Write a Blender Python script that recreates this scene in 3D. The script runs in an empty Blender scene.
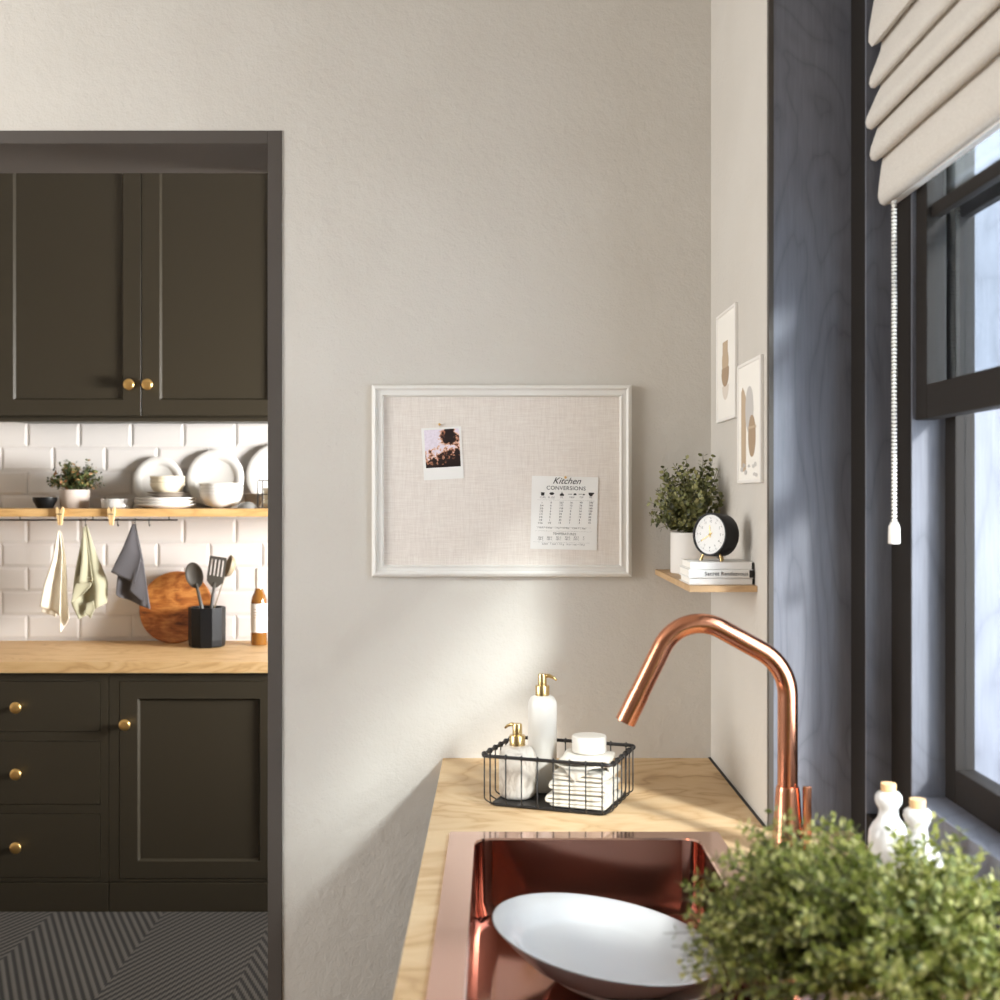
import bpy, bmesh, math, random
from mathutils import Vector, Matrix
SC = bpy.context.scene
COL = SC.collection
PI = math.pi
F = 1199.0          # focal length in pixels of the 1000 px frame
EYE = 1.51          # camera height

# ------------------------------------------------------------------ camera
cam = bpy.data.objects.new('camera', bpy.data.cameras.new('camera'))
COL.objects.link(cam)
cam.location = (0, 0, EYE)
cam.rotation_euler = (PI / 2, 0, 0)
cam.data.sensor_width = 36
cam.data.lens = 36 * F / 1000
cam.data.shift_x = 0.002
cam.data.shift_y = -0.006
cam.data.clip_start = 0.05
cam.data.dof.use_dof = True
cam.data.dof.focus_distance = 2.9
cam.data.dof.aperture_fstop = 4.4
SC.camera = cam

# ------------------------------------------------------------------ world, sun, exposure
SC.view_settings.view_transform = 'Standard'
SC.view_settings.look = 'None'
SC.view_settings.gamma = 1
SC.view_settings.use_curve_mapping = False
SC.view_settings.exposure = 0.3

w = bpy.data.worlds.new('sky'); SC.world = w
w.use_nodes = True
nt = w.node_tree
bg = nt.nodes['Background']
tc = nt.nodes.new('ShaderNodeTexCoord')
dot = nt.nodes.new('ShaderNodeVectorMath'); dot.operation = 'DOT_PRODUCT'
dot.inputs[1].default_value = (0.90, -0.38, 0.20)
nt.links.new(tc.outputs['Generated'], dot.inputs[0])
rampw = nt.nodes.new('ShaderNodeValToRGB')
rampw.color_ramp.elements[0].position = 0.0
rampw.color_ramp.elements[0].color = (0.34, 0.335, 0.33, 1)
rampw.color_ramp.elements[1].position = 1.0
rampw.color_ramp.elements[1].color = (9.0, 9.5, 10.2, 1)
e = rampw.color_ramp.elements.new(0.45); e.color = (0.40, 0.40, 0.40, 1)
mr = nt.nodes.new('ShaderNodeMapRange')
mr.inputs[1].default_value = -1; mr.inputs[2].default_value = 1
nt.links.new(dot.outputs['Value'], mr.inputs[0])
nt.links.new(mr.outputs[0], rampw.inputs[0])
nt.links.new(rampw.outputs[0], bg.inputs[0])
bg.inputs[1].default_value = 1.0

SUN_DIR = Vector((-0.54, 0.84, -0.54))
sl = bpy.data.lights.new('sun', 'SUN'); sl.energy = 6.6; sl.angle = math.radians(7.0)
sl.color = (1.0, 0.95, 0.88)
sun = bpy.data.objects.new('sun', sl); COL.objects.link(sun)
sun.rotation_euler = SUN_DIR.to_track_quat('-Z', 'Y').to_euler()
sun.location = (2.5, -2, 4)

def area(name, loc, direction, sx, sy, power, color):
    l = bpy.data.lights.new(name, 'AREA'); l.shape = 'RECTANGLE'
    l.size = sx; l.size_y = sy; l.energy = power; l.color = color
    o = bpy.data.objects.new(name, l); COL.objects.link(o)
    o.location = loc
    o.rotation_euler = Vector(direction).to_track_quat('-Z', 'Y').to_euler()
    return o
# added lamp for assumed, unbuilt kitchen window (right of the doorway, behind the wall)
kd = area('added_kitchen_lamp', (1.45, 3.80, 1.55), (-1, 0.22, 0), 1.1, 0.8, 82, (1.0, 1.0, 0.99))
kd.data.spread = math.radians(85)
# added lamp for assumed windows on the far left side of the front room
area('added_room_lamp', (-3.0, 1.35, 1.85), (1, 0.30, -0.03), 1.5, 1.7, 66, (1.0, 1.0, 0.99))

# ------------------------------------------------------------------ helpers
def s2l(c):
    c = c / 255.0
    return c / 12.92 if c <= 0.04045 else ((c + 0.055) / 1.055) ** 2.4
def rgb(r, g, b): return (s2l(r), s2l(g), s2l(b), 1)
def P(px, py, d): return Vector(((px - 498) * d / F, d, EYE - (py - 494) * d / F))
def X(px, d): return (px - 498) * d / F
def Z(py, d): return EYE - (py - 494) * d / F

def new_mat(name):
    m = bpy.data.materials.new(name); m.use_nodes = True
    return m, m.node_tree, m.node_tree.nodes['Principled BSDF']
def mat(name, color, rough=0.5, metal=0.0, spec=None, bump=None, trans=0.0, coat=0.0, ior=None, sheen=0.0):
    m, t, b = new_mat(name)
    b.inputs['Base Color'].default_value = color
    b.inputs['Roughness'].default_value = rough
    b.inputs['Metallic'].default_value = metal
    if spec is not None: b.inputs['Specular IOR Level'].default_value = spec
    if trans: b.inputs['Transmission Weight'].default_value = trans
    if coat: b.inputs['Coat Weight'].default_value = coat
    if ior: b.inputs['IOR'].default_value = ior
    if sheen: b.inputs['Sheen Weight'].default_value = sheen
    if bump:
        add_bump(t, b, *bump)
    return m
def coords(t, scale=(1, 1, 1), rot=(0, 0, 0)):
    tcn = t.nodes.new('ShaderNodeTexCoord'); mp = t.nodes.new('ShaderNodeMapping')
    mp.inputs['Scale'].default_value = scale; mp.inputs['Rotation'].default_value = rot
    t.links.new(tcn.outputs['Object'], mp.inputs[0])
    return mp.outputs[0]
def noise(t, vec, scale, detail=4, rough=0.5, distort=0.0):
    n = t.nodes.new('ShaderNodeTexNoise')
    n.inputs['Scale'].default_value = scale; n.inputs['Detail'].default_value = detail
    n.inputs['Roughness'].default_value = rough; n.inputs['Distortion'].default_value = distort
    t.links.new(vec, n.inputs['Vector'])
    return n.outputs['Fac']
def math_n(t, op, a, b=None):
    n = t.nodes.new('ShaderNodeMath'); n.operation = op
    for i, v in enumerate((a, b)):
        if v is None: continue
        if isinstance(v, (int, float)): n.inputs[i].default_value = v
        else: t.links.new(v, n.inputs[i])
    return n.outputs[0]
def ramp(t, fac, stops):
    r = t.nodes.new('ShaderNodeValToRGB')
    els = r.color_ramp.elements
    while len(els) < len(stops): els.new(0.5)
    for el, (p, c) in zip(els, stops): el.position = p; el.color = c
    t.links.new(fac, r.inputs[0])
    return r.outputs[0]
def add_bump(t, b, scale, strength, dist, stretch=(1, 1, 1), detail=5):
    v = coords(t, stretch)
    n = noise(t, v, scale, detail, 0.55)
    bp = t.nodes.new('ShaderNodeBump')
    bp.inputs['Strength'].default_value = strength; bp.inputs['Distance'].default_value = dist
    t.links.new(n, bp.inputs['Height']); t.links.new(bp.outputs[0], b.inputs['Normal'])

def plaster(name, c1, c2):
    m, t, b = new_mat(name)
    v = coords(t)
    big = noise(t, v, 2.0, 3)
    t.links.new(ramp(t, big, [(0.3, c1), (0.7, c2)]), b.inputs['Base Color'])
    b.inputs['Roughness'].default_value = 0.85
    b.inputs['Specular IOR Level'].default_value = 0.25
    f1 = noise(t, v, 55, 5, 0.6)
    f2 = noise(t, v, 9, 4, 0.5)
    f3 = noise(t, v, 200, 2, 0.5)
    pits = ramp(t, noise(t, v, 26, 2, 0.5), [(0.0, (0, 0, 0, 1)), (0.30, (1, 1, 1, 1))])
    h = math_n(t, 'ADD', math_n(t, 'MULTIPLY', f1, 0.55), math_n(t, 'MULTIPLY', f2, 1.2))
    h = math_n(t, 'ADD', h, math_n(t, 'MULTIPLY', f3, 0.2))
    h = math_n(t, 'ADD', h, math_n(t, 'MULTIPLY', pits, 0.35))
    bp = t.nodes.new('ShaderNodeBump'); bp.inputs['Strength'].default_value = 0.55
    bp.inputs['Distance'].default_value = 0.006
    t.links.new(h, bp.inputs['Height']); t.links.new(bp.outputs[0], b.inputs['Normal'])
    return m
def wood(name, stops, stretch=(1, 1, 1), scale=2.0, lines=14, rough=0.5, spec=0.3, fine=(300, 4, 300), bump=0.0, knots=False):
    m, t, b = new_mat(name)
    v = coords(t, stretch)
    n = noise(t, v, scale, 3, 0.5, 0.6)
    s = math_n(t, 'SINE', math_n(t, 'MULTIPLY', n, lines * 6.283))
    s = math_n(t, 'ADD', math_n(t, 'MULTIPLY', s, 0.5), 0.5)
    s = math_n(t, 'POWER', s, 0.45)
    big = noise(t, v, scale * 0.7, 4, 0.6)
    fn = noise(t, coords(t, fine), 1.0, 3, 0.6)
    f = math_n(t, 'ADD', math_n(t, 'MULTIPLY', s, 0.26), math_n(t, 'MULTIPLY', big, 0.49))
    f = math_n(t, 'ADD', f, math_n(t, 'MULTIPLY', fn, 0.3))
    col = ramp(t, f, stops)
    if knots:
        vo = t.nodes.new('ShaderNodeTexVoronoi'); vo.inputs['Scale'].default_value = knots[0]
        t.links.new(coords(t, knots[1]), vo.inputs['Vector'])
        k = ramp(t, vo.outputs['Distance'], [(0.02, knots[2]), (0.075, (1, 1, 1, 1))])
        mx = t.nodes.new('ShaderNodeMix'); mx.data_type = 'RGBA'; mx.blend_type = 'MULTIPLY'
        mx.inputs[0].default_value = 1
        t.links.new(col, mx.inputs[6]); t.links.new(k, mx.inputs[7]); col = mx.outputs[2]
    t.links.new(col, b.inputs['Base Color'])
    b.inputs['Roughness'].default_value = rough
    b.inputs['Specular IOR Level'].default_value = spec
    if bump:
        bp = t.nodes.new('ShaderNodeBump'); bp.inputs['Strength'].default_value = bump
        bp.inputs['Distance'].default_value = 0.002
        t.links.new(f, bp.inputs['Height']); t.links.new(bp.outputs[0], b.inputs['Normal'])
    return m
def leafmat(name, stops, rough=0.45, transl=0.25):
    m, t, b = new_mat(name)
    g = t.nodes.new('ShaderNodeNewGeometry')
    c = ramp(t, g.outputs['Random Per Island'], stops)
    t.links.new(c, b.inputs['Base Color'])
    b.inputs['Roughness'].default_value = rough
    tr = t.nodes.new('ShaderNodeBsdfTranslucent'); t.links.new(c, tr.inputs[0])
    mx = t.nodes.new('ShaderNodeMixShader'); mx.inputs[0].default_value = transl
    out = t.nodes['Material Output']
    t.links.new(b.outputs[0], mx.inputs[1]); t.links.new(tr.outputs[0], mx.inputs[2])
    t.links.new(mx.outputs[0], out.inputs[0])
    return m

# --- mesh helpers
def B(): return bmesh.new()
def box(bm, a, b, bev=0.0, seg=2):
    a, b = Vector(a), Vector(b)
    r = bmesh.ops.create_cube(bm, size=1.0)
    vs = r['verts']
    bmesh.ops.scale(bm, verts=vs, vec=(abs(b.x - a.x), abs(b.y - a.y), abs(b.z - a.z)))
    bmesh.ops.translate(bm, verts=vs, vec=(a + b) / 2)
    if bev:
        es = list({ed for v in vs for ed in v.link_edges})
        bmesh.ops.bevel(bm, geom=es, offset=bev, segments=seg, profile=0.7, affect='EDGES')
    return bm
def lathe(bm, prof, segs=40, center=(0, 0, 0), M=None, arc=None):
    n0 = len(bm.verts)
    rings = []
    cx, cy, cz = center
    full = arc is None
    a0, a1 = (0, 2 * PI) if full else arc
    cnt = segs if full else segs + 1
    for r, z in prof:
        if r < 1e-6 and full:
            rings.append([bm.verts.new((cx, cy, cz + z))])
        else:
            rings.append([bm.verts.new((cx + r * math.cos(a0 + (a1 - a0) * i / segs), cy + r * math.sin(a0 + (a1 - a0) * i / segs), cz + z)) for i in range(cnt)])
    for ra, rb in zip(rings, rings[1:]):
        for i in range(segs):
            j = (i + 1) % cnt
            q = [ra[0]] if len(ra) == 1 else [ra[i], ra[j]]
            q2 = [rb[0]] if len(rb) == 1 else [rb[j], rb[i]]
            f = q + q2
            if len(f) >= 3:
                try: bm.faces.new(f)
                except ValueError: pass
    bm.verts.ensure_lookup_table()
    if M is not None:
        bmesh.ops.transform(bm, matrix=M, verts=bm.verts[n0:])
    return bm
def tube(bm, pts, r, segs=10, cap=True, closed=False):
    pts = [Vector(p) for p in pts]
    n = len(pts)
    rad = r if isinstance(r, (list, tuple)) else [r] * n
    rings = []; prev = None
    for i, p in enumerate(pts):
        if closed: tan = (pts[(i + 1) % n] - pts[i - 1]).normalized()
        else: tan = (pts[min(i + 1, n - 1)] - pts[max(i - 1, 0)]).normalized()
        if prev is None:
            up = Vector((0, 0, 1)) if abs(tan.z) < 0.9 else Vector((0, 1, 0))
            u = tan.cross(up).normalized()
        else:
            u = (prev - tan * prev.dot(tan)).normalized()
        prev = u
        v = tan.cross(u)
        rings.append([bm.verts.new(p + rad[i] * (u * math.cos(2 * PI * k / segs) + v * math.sin(2 * PI * k / segs))) for k in range(segs)])
    pairs = list(zip(rings, rings[1:])) + ([(rings[-1], rings[0])] if closed else [])
    for a, b in pairs:
        for k in range(segs):
            j = (k + 1) % segs
            bm.faces.new((a[k], a[j], b[j], b[k]))
    if cap and not closed:
        bm.faces.new(list(reversed(rings[0]))); bm.faces.new(rings[-1])
    return bm
def fillet(pts, rads, n=10):
    pts = [Vector(p) for p in pts]
    out = [pts[0]]
    for i in range(1, len(pts) - 1):
        p = pts[i]; a = (pts[i - 1] - p).normalized(); b = (pts[i + 1] - p).normalized()
        ang = a.angle(b); r = rads[i - 1]
        t = r / math.tan(ang / 2)
        c = p + (a + b).normalized() * (r / math.sin(ang / 2))
        s, e_ = p + a * t, p + b * t
        vs, ve = (s - c), (e_ - c)
        om = vs.angle(ve)
        for k in range(n + 1):
            f = k / n
            out.append(c + (vs * math.sin((1 - f) * om) + ve * math.sin(f * om)) / math.sin(om))
    out.append(pts[-1])
    return out
def prism(bm, poly, axis, a, b):
    """poly: list of 2D points; axis 'x','y','z' = extrusion axis from a to b"""
    def mk(p, t):
        if axis == 'x': return (t, p[0], p[1])
        if axis == 'y': return (p[0], t, p[1])
        return (p[0], p[1], t)
    va = [bm.verts.new(mk(p, a)) for p in poly]; vb = [bm.verts.new(mk(p, b)) for p in poly]
    n = len(poly)
    bm.faces.new(va); bm.faces.new(list(reversed(vb)))
    for i in range(n):
        j = (i + 1) % n
        bm.faces.new((va[i], vb[i], vb[j], va[j]))
    return bm
def frame_rect(bm, outer, inner, y0, y1):
    """rectangular ring in XZ; outer/inner = (x0,z0,x1,z1)"""
    ox0, oz0, ox1, oz1 = outer; ix0, iz0, ix1, iz1 = inner
    o = [(ox0, oz0), (ox1, oz0), (ox1, oz1), (ox0, oz1)]; i_ = [(ix0, iz0), (ix1, iz0), (ix1, iz1), (ix0, iz1)]
    vo0 = [bm.verts.new((x, y0, z)) for x, z in o]; vi0 = [bm.verts.new((x, y0, z)) for x, z in i_]
    vo1 = [bm.verts.new((x, y1, z)) for x, z in o]; vi1 = [bm.verts.new((x, y1, z)) for x, z in i_]
    for k in range(4):
        j = (k + 1) % 4
        bm.faces.new((vo0[k], vo0[j], vi0[j], vi0[k])); bm.faces.new((vo1[k], vi1[k], vi1[j], vo1[j]))
        bm.faces.new((vo0[k], vo1[k], vo1[j], vo0[j])); bm.faces.new((vi0[k], vi0[j], vi1[j], vi1[k]))
    return bm
def disc(bm, c, ax, ay, rx, ry=None, n=24):
    ry = ry or rx
    vs = [bm.verts.new(Vector(c) + Vector(ax) * rx * math.cos(2 * PI * i / n) + Vector(ay) * ry * math.sin(2 * PI * i / n)) for i in range(n)]
    bm.faces.new(vs); return bm

MATS = {}
ROOTM = {}
def obj(name, bm, m, parent=None, smooth=False, world=False, solid=0.0, sub=0, angle=None):
    if world and parent is not None:
        bm.transform(ROOTM[parent.name].inverted())
    bmesh.ops.recalc_face_normals(bm, faces=bm.faces)
    me = bpy.data.meshes.new(name); bm.to_mesh(me); bm.free()
    if smooth:
        for p in me.polygons: p.use_smooth = True
        if angle: 
            try: me.set_sharp_from_angle(angle=math.radians(angle))
            except Exception: pass
    me.materials.append(m)
    o = bpy.data.objects.new(name, me); COL.objects.link(o)
    if parent is not None: o.parent = parent
    ROOTM[o.name] = ROOTM[parent.name] if (parent is not None and parent.name in ROOTM) else Matrix()
    if solid:
        md = o.modifiers.new('thick', 'SOLIDIFY'); md.thickness = solid; md.offset = 0
    if sub:
        md = o.modifiers.new('sub', 'SUBSURF'); md.levels = sub; md.render_levels = sub
    return o
def thing(name, label, cat, loc=(0, 0, 0), rot=(0, 0, 0), group=None):
    if isinstance(rot, (int, float)): rot = (0, 0, rot)
    o = bpy.data.objects.new(name, None); COL.objects.link(o)
    o.empty_display_size = 0.05
    o.location = loc; o.rotation_euler = rot
    o['label'] = label; o['category'] = cat
    if group: o['group'] = group
    from mathutils import Euler
    ROOTM[o.name] = Matrix.Translation(loc) @ Euler(rot).to_matrix().to_4x4()
    return o
def tag(o, label, cat, group=None, kind=None):
    o['label'] = label; o['category'] = cat
    if group: o['group'] = group
    if kind: o['kind'] = kind
    return o
def struct(name, bm, m, parent=None, **k):
    o = obj(name, bm, m, parent, **k)
    if parent is None: o['kind'] = 'structure'
    return o
def dup(root, loc, rot=None, label=None):
    r = root.copy(); COL.objects.link(r); r.location = loc
    if rot is not None: r.rotation_euler = rot
    if label: r['label'] = label
    for ch in list(root.children):
        c = ch.copy(); COL.objects.link(c); c.parent = r
        for g in list(ch.children):
            d = g.copy(); COL.objects.link(d); d.parent = c
    return r
def text_bm(bm, s, size, M, align='CENTER', shear=0.0, bold=0.0, space=1.0):
    cu = bpy.data.curves.new('lettering', 'FONT'); cu.body = s; cu.size = size
    cu.align_x = align; cu.align_y = 'CENTER'; cu.shear = shear; cu.offset = bold; cu.space_character = space
    cu.resolution_u = 3
    o = bpy.data.objects.new('lettering', cu); COL.objects.link(o)
    dg = bpy.context.evaluated_depsgraph_get()
    me = bpy.data.meshes.new_from_object(o.evaluated_get(dg))
    me.transform(M)
    bm.from_mesh(me)
    bpy.data.objects.remove(o); bpy.data.curves.remove(cu); bpy.data.meshes.remove(me)
    return bm
RX90 = Matrix.Rotation(PI / 2, 4, 'X')      # lettering in XY -> upright in XZ, read from -y

# ------------------------------------------------------------------ materials
M = {}
M['wall'] = plaster('warm_plaster', rgb(207, 202, 194), rgb(200, 194, 185))
M['white_paint'] = mat('ceiling_paint', rgb(225, 220, 212), 0.9)
M['floor'] = wood('oak_floor', [(0.2, rgb(110, 85, 60)), (0.8, rgb(150, 120, 90))], (1, 6, 1), 1.5, 8)
M['casing'] = mat('casing_paint', rgb(84, 78, 73), 0.6, spec=0.15, bump=(60, 0.2, 0.001))
M['filler'] = mat('filler', rgb(70, 65, 60), 0.7)
M['cab'] = mat('cabinet_paint', rgb(54, 48, 37), 0.42, spec=0.35, bump=(140, 0.06, 0.001))
M['cab_dark'] = mat('cabinet_gap', rgb(24, 21, 17), 0.7)
M['brass'] = mat('brushed_brass', rgb(226, 186, 118), 0.34, 1.0)
M['gold'] = mat('polished_gold', rgb(216, 188, 132), 0.25, 1.0)
M['tile'] = mat('glazed_tile', rgb(226, 221, 217), 0.22, spec=0.45, bump=(14, 0.12, 0.003))
M['grout'] = mat('grout', rgb(214, 208, 203), 0.9)
M['oak'] = wood('oak_top', [(0.2, rgb(166, 126, 80)), (0.5, rgb(204, 166, 116)), (0.85, rgb(222, 190, 144))], (1.0, 4, 4), 2.6, 7, 0.5, 0.25, (20, 300, 300))
M['shelf_oak'] = wood('oak_shelf', [(0.2, rgb(176, 132, 78)), (0.6, rgb(214, 172, 114)), (0.9, rgb(226, 190, 140))], (1.0, 5, 5), 3, 5, 0.5, 0.25, (20, 300, 300), knots=(6, (1, 3, 3), rgb(120, 80, 50)))
M['ply'] = wood('birch_ply', [(0.18, rgb(142, 104, 66)), (0.45, rgb(198, 166, 124)), (0.80, rgb(219, 194, 156))], (0.8, 1.3, 1), 4.0, 7, 0.55, 0.3, (30, 260, 260), bump=0.08, knots=(3.2, (1.0, 2.2, 1), rgb(120, 80, 50)))
M['light_oak'] = wood('pale_oak', [(0.2, rgb(176, 140, 100)), (0.85, rgb(208, 174, 132))], (1, 6, 6), 5, 4, 0.5)
def stained_ply():
    m, t, b = new_mat('stained_ply')
    n = noise(t, coords(t, (1.5, 1.0, 0.62)), 2.3, 2.5, 0.5, 0.9)
    sn = math_n(t, 'ABSOLUTE', math_n(t, 'SINE', math_n(t, 'MULTIPLY', n, 38.0)))
    line = math_n(t, 'POWER', sn, 0.35)
    fine = noise(t, coords(t, (240, 240, 14)), 1.0, 3, 0.6)
    big = noise(t, coords(t, (1, 1, 1)), 3.0, 3, 0.5)
    f = math_n(t, 'ADD', math_n(t, 'MULTIPLY', line, 0.24), math_n(t, 'ADD', math_n(t, 'MULTIPLY', fine, 0.34), math_n(t, 'MULTIPLY', big, 0.42)))
    col = ramp(t, f, [(0.2, rgb(84, 85, 92)), (0.55, rgb(109, 111, 120)), (0.85, rgb(128, 130, 139))])
    vo = t.nodes.new('ShaderNodeTexVoronoi'); vo.inputs['Scale'].default_value = 2.6
    t.links.new(coords(t, (1.6, 1, 2.4)), vo.inputs['Vector'])
    k = ramp(t, vo.outputs['Distance'], [(0.02, rgb(110, 110, 114)), (0.05, (1, 1, 1, 1))])
    mx = t.nodes.new('ShaderNodeMix'); mx.data_type = 'RGBA'; mx.blend_type = 'MULTIPLY'; mx.inputs[0].default_value = 1
    t.links.new(col, mx.inputs[6]); t.links.new(k, mx.inputs[7]); t.links.new(mx.outputs[2], b.inputs['Base Color'])
    b.inputs['Roughness'].default_value = 0.55; b.inputs['Specular IOR Level'].default_value = 0.4
    bp = t.nodes.new('ShaderNodeBump'); bp.inputs['Strength'].default_value = 0.12; bp.inputs['Distance'].default_value = 0.0015
    t.links.new(f, bp.inputs['Height']); t.links.new(bp.outputs[0], b.inputs['Normal'])
    return m
M['dark_ply'] = stained_ply()
M['dark_trim'] = mat('dark_frame_paint', rgb(40, 36, 33), 0.6, spec=0.15)
M['dark_edge'] = mat('dark_edge_band', rgb(72, 66, 60), 0.6)
M['copper'] = mat('brushed_copper', rgb(214, 148, 116), 0.2, 1.0)
M['copper_sink'] = mat('copper_sink', rgb(172, 126, 112), 0.13, 1.0, bump=(300, 0.03, 0.0005, (1, 0.02, 1)))
M['copper_rim'] = mat('copper_rim_steel', rgb(226, 190, 176), 0.11, 1.0)
M['white_glaze'] = mat('white_glaze', rgb(208, 206, 203), 0.18, spec=0.5)
M['bowl_glaze'] = mat('bowl_glaze', rgb(182, 183, 183), 0.2, spec=0.5)
M['kitchen_white'] = mat('white_stoneware', rgb(232, 228, 222), 0.25, spec=0.5)
M['cream'] = mat('cream_stoneware', rgb(236, 222, 194), 0.35)
M['taupe'] = mat('taupe_stoneware', rgb(150, 138, 124), 0.4)
M['grey_stone'] = mat('grey_stoneware', rgb(120, 118, 114), 0.45)
M['black_ceramic'] = mat('black_ceramic', rgb(18, 18, 19), 0.38, spec=0.25)
M['white_plastic'] = mat('white_gloss', rgb(224, 221, 214), 0.28, spec=0.45)
M['matte_white'] = mat('matte_white', rgb(232, 228, 222), 0.55)
M['black_wire'] = mat('black_wire', rgb(34, 32, 31), 0.45, 0.0, spec=0.4)
M['iron'] = mat('black_iron', rgb(30, 29, 28), 0.5)
M['cork'] = mat('cork', rgb(220, 180, 130), 0.85, bump=(220, 0.4, 0.001))
M['paper'] = mat('paper_white', rgb(234, 232, 228), 0.75)
M['print_paper'] = mat('print_paper', rgb(240, 236, 228), 0.7)
M['ink'] = mat('ink', rgb(40, 38, 38), 0.8)
M['ink_soft'] = mat('ink_soft', rgb(104, 102, 100), 0.8)
M['board_frame'] = mat('board_frame_paint', rgb(226, 223, 217), 0.4, spec=0.35)
M['tan'] = mat('tan_print', rgb(190, 168, 142), 0.8)
M['tan_dark'] = mat('brown_print', rgb(168, 144, 118), 0.8)
M['tan_light'] = mat('pale_print', rgb(218, 208, 196), 0.8)
M['grey_print'] = mat('grey_print', rgb(196, 192, 188), 0.8)
M['black'] = mat('black_matte', rgb(26, 25, 25), 0.55, spec=0.35)
M['dial'] = mat('clock_dial', rgb(240, 239, 236), 0.5)
M['cord'] = mat('white_cord', rgb(238, 234, 226), 0.5)
M['lining'] = mat('white_lining', rgb(244, 243, 240), 0.8)
M['dark_soil'] = mat('soil', rgb(46, 36, 28), 0.95)
M['terracotta'] = mat('stone_pot', rgb(205, 192, 182), 0.7)
M['stem'] = mat('stem', rgb(86, 84, 52), 0.7)
M['label'] = mat('bottle_label', rgb(242, 240, 236), 0.6)
M['capsule'] = mat('white_capsule', rgb(240, 236, 230), 0.45)
M['label_ink'] = mat('label_ink', rgb(196, 168, 140), 0.7)
M['utensil'] = mat('dark_utensil', rgb(74, 70, 64), 0.5)
M['utensil_light'] = mat('pale_utensil', rgb(150, 136, 112), 0.45)
M['peg'] = mat('peg_wood', rgb(226, 192, 140), 0.6)
M['cloth_white'] = mat('white_linen', rgb(234, 226, 208), 0.9, bump=(500, 0.2, 0.001), sheen=0.2)
M['cloth_sage'] = mat('sage_linen', rgb(168, 164, 138), 0.9, bump=(500, 0.2, 0.001), sheen=0.2)
M['cloth_grey'] = mat('charcoal_linen', rgb(80, 77, 80), 0.9, bump=(500, 0.2, 0.001), sheen=0.2)
M['napkin'] = mat('ivory_cotton', rgb(208, 203, 191), 0.9, bump=(420, 0.25, 0.001), sheen=0.2)
M['wax'] = mat('white_wax', rgb(222, 218, 209), 0.5)

def glass_mat():
    m = bpy.data.materials.new('window_glass'); m.use_nodes = True
    t = m.node_tree; t.nodes.clear()
    o = t.nodes.new('ShaderNodeOutputMaterial'); mx = t.nodes.new('ShaderNodeMixShader')
    tr = t.nodes.new('ShaderNodeBsdfTransparent'); tr.inputs[0].default_value = (0.90, 0.93, 0.95, 1)
    gl = t.nodes.new('ShaderNodeBsdfGlossy'); gl.inputs['Roughness'].default_value = 0.02
    mx.inputs[0].default_value = 0.07
    t.links.new(tr.outputs[0], mx.inputs[1]); t.links.new(gl.outputs[0], mx.inputs[2]); t.links.new(mx.outputs[0], o.inputs[0])
    return m
M['glass'] = glass_mat()
def amber():
    m = mat('amber_glass', rgb(160, 106, 44), 0.06, spec=0.6)
    b = m.node_tree.nodes['Principled BSDF']; b.inputs['Transmission Weight'].default_value = 0.45
    return m
M['amber'] = amber()
def linen(name, c1, c2, c3):
    m, t, b = new_mat(name)
    a = noise(t, coords(t, (520, 60, 30)), 1.0, 3, 0.6)
    c = noise(t, coords(t, (30, 60, 520)), 1.0, 3, 0.6)
    f = math_n(t, 'ADD', math_n(t, 'MULTIPLY', a, 0.5), math_n(t, 'MULTIPLY', c, 0.5))
    t.links.new(ramp(t, f, [(0.34, c1), (0.5, c2), (0.66, c3)]), b.inputs['Base Color'])
    b.inputs['Roughness'].default_value = 0.9
    bp = t.nodes.new('ShaderNodeBump'); bp.inputs['Strength'].default_value = 0.25; bp.inputs['Distance'].default_value = 0.001
    t.links.new(f, bp.inputs['Height']); t.links.new(bp.outputs[0], b.inputs['Normal'])
    return m
M['linen'] = linen('board_linen', rgb(214, 204, 195), rgb(224, 215, 206), rgb(232, 225, 217))
def blindmat():
    m, t, b = new_mat('blind_fabric')
    f = noise(t, coords(t, (1, 1, 1)), 420, 3, 0.7)
    t.links.new(ramp(t, f, [(0.3, rgb(198, 191, 182)), (0.7, rgb(226, 221, 213))]), b.inputs['Base Color'])
    b.inputs['Roughness'].default_value = 0.95
    bp = t.nodes.new('ShaderNodeBump'); bp.inputs['Strength'].default_value = 0.35; bp.inputs['Distance'].default_value = 0.001
    t.links.new(f, bp.inputs['Height']); t.links.new(bp.outputs[0], b.inputs['Normal'])
    return m
M['blind'] = blindmat()
def marble():
    m, t, b = new_mat('marble')
    f = noise(t, coords(t, (1, 1, 0.7)), 32, 6, 0.65, 1.2)
    t.links.new(ramp(t, f, [(0.34, rgb(170, 158, 145)), (0.5, rgb(212, 205, 194)), (0.7, rgb(224, 219, 210))]), b.inputs['Base Color'])
    b.inputs['Roughness'].default_value = 0.35
    return m
M['marble'] = marble()
def board_round():
    m, t, b = new_mat('acacia')
    v = coords(t, (1.0, 1, 2.2), (0, 0.25, 0))
    n = noise(t, v, 7, 5, 0.6, 1.4)
    f2 = noise(t, coords(t, (20, 60, 160), (0, 0.25, 0)), 1, 3)
    f = math_n(t, 'ADD', math_n(t, 'MULTIPLY', n, 0.75), math_n(t, 'MULTIPLY', f2, 0.25))
    t.links.new(ramp(t, f, [(0.32, rgb(96, 50, 20)), (0.46, rgb(168, 98, 44)), (0.58, rgb(204, 138, 72)), (0.70, rgb(140, 78, 34))]), b.inputs['Base Color'])
    b.inputs['Roughness'].default_value = 0.4
    return m
M['acacia'] = board_round()
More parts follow.
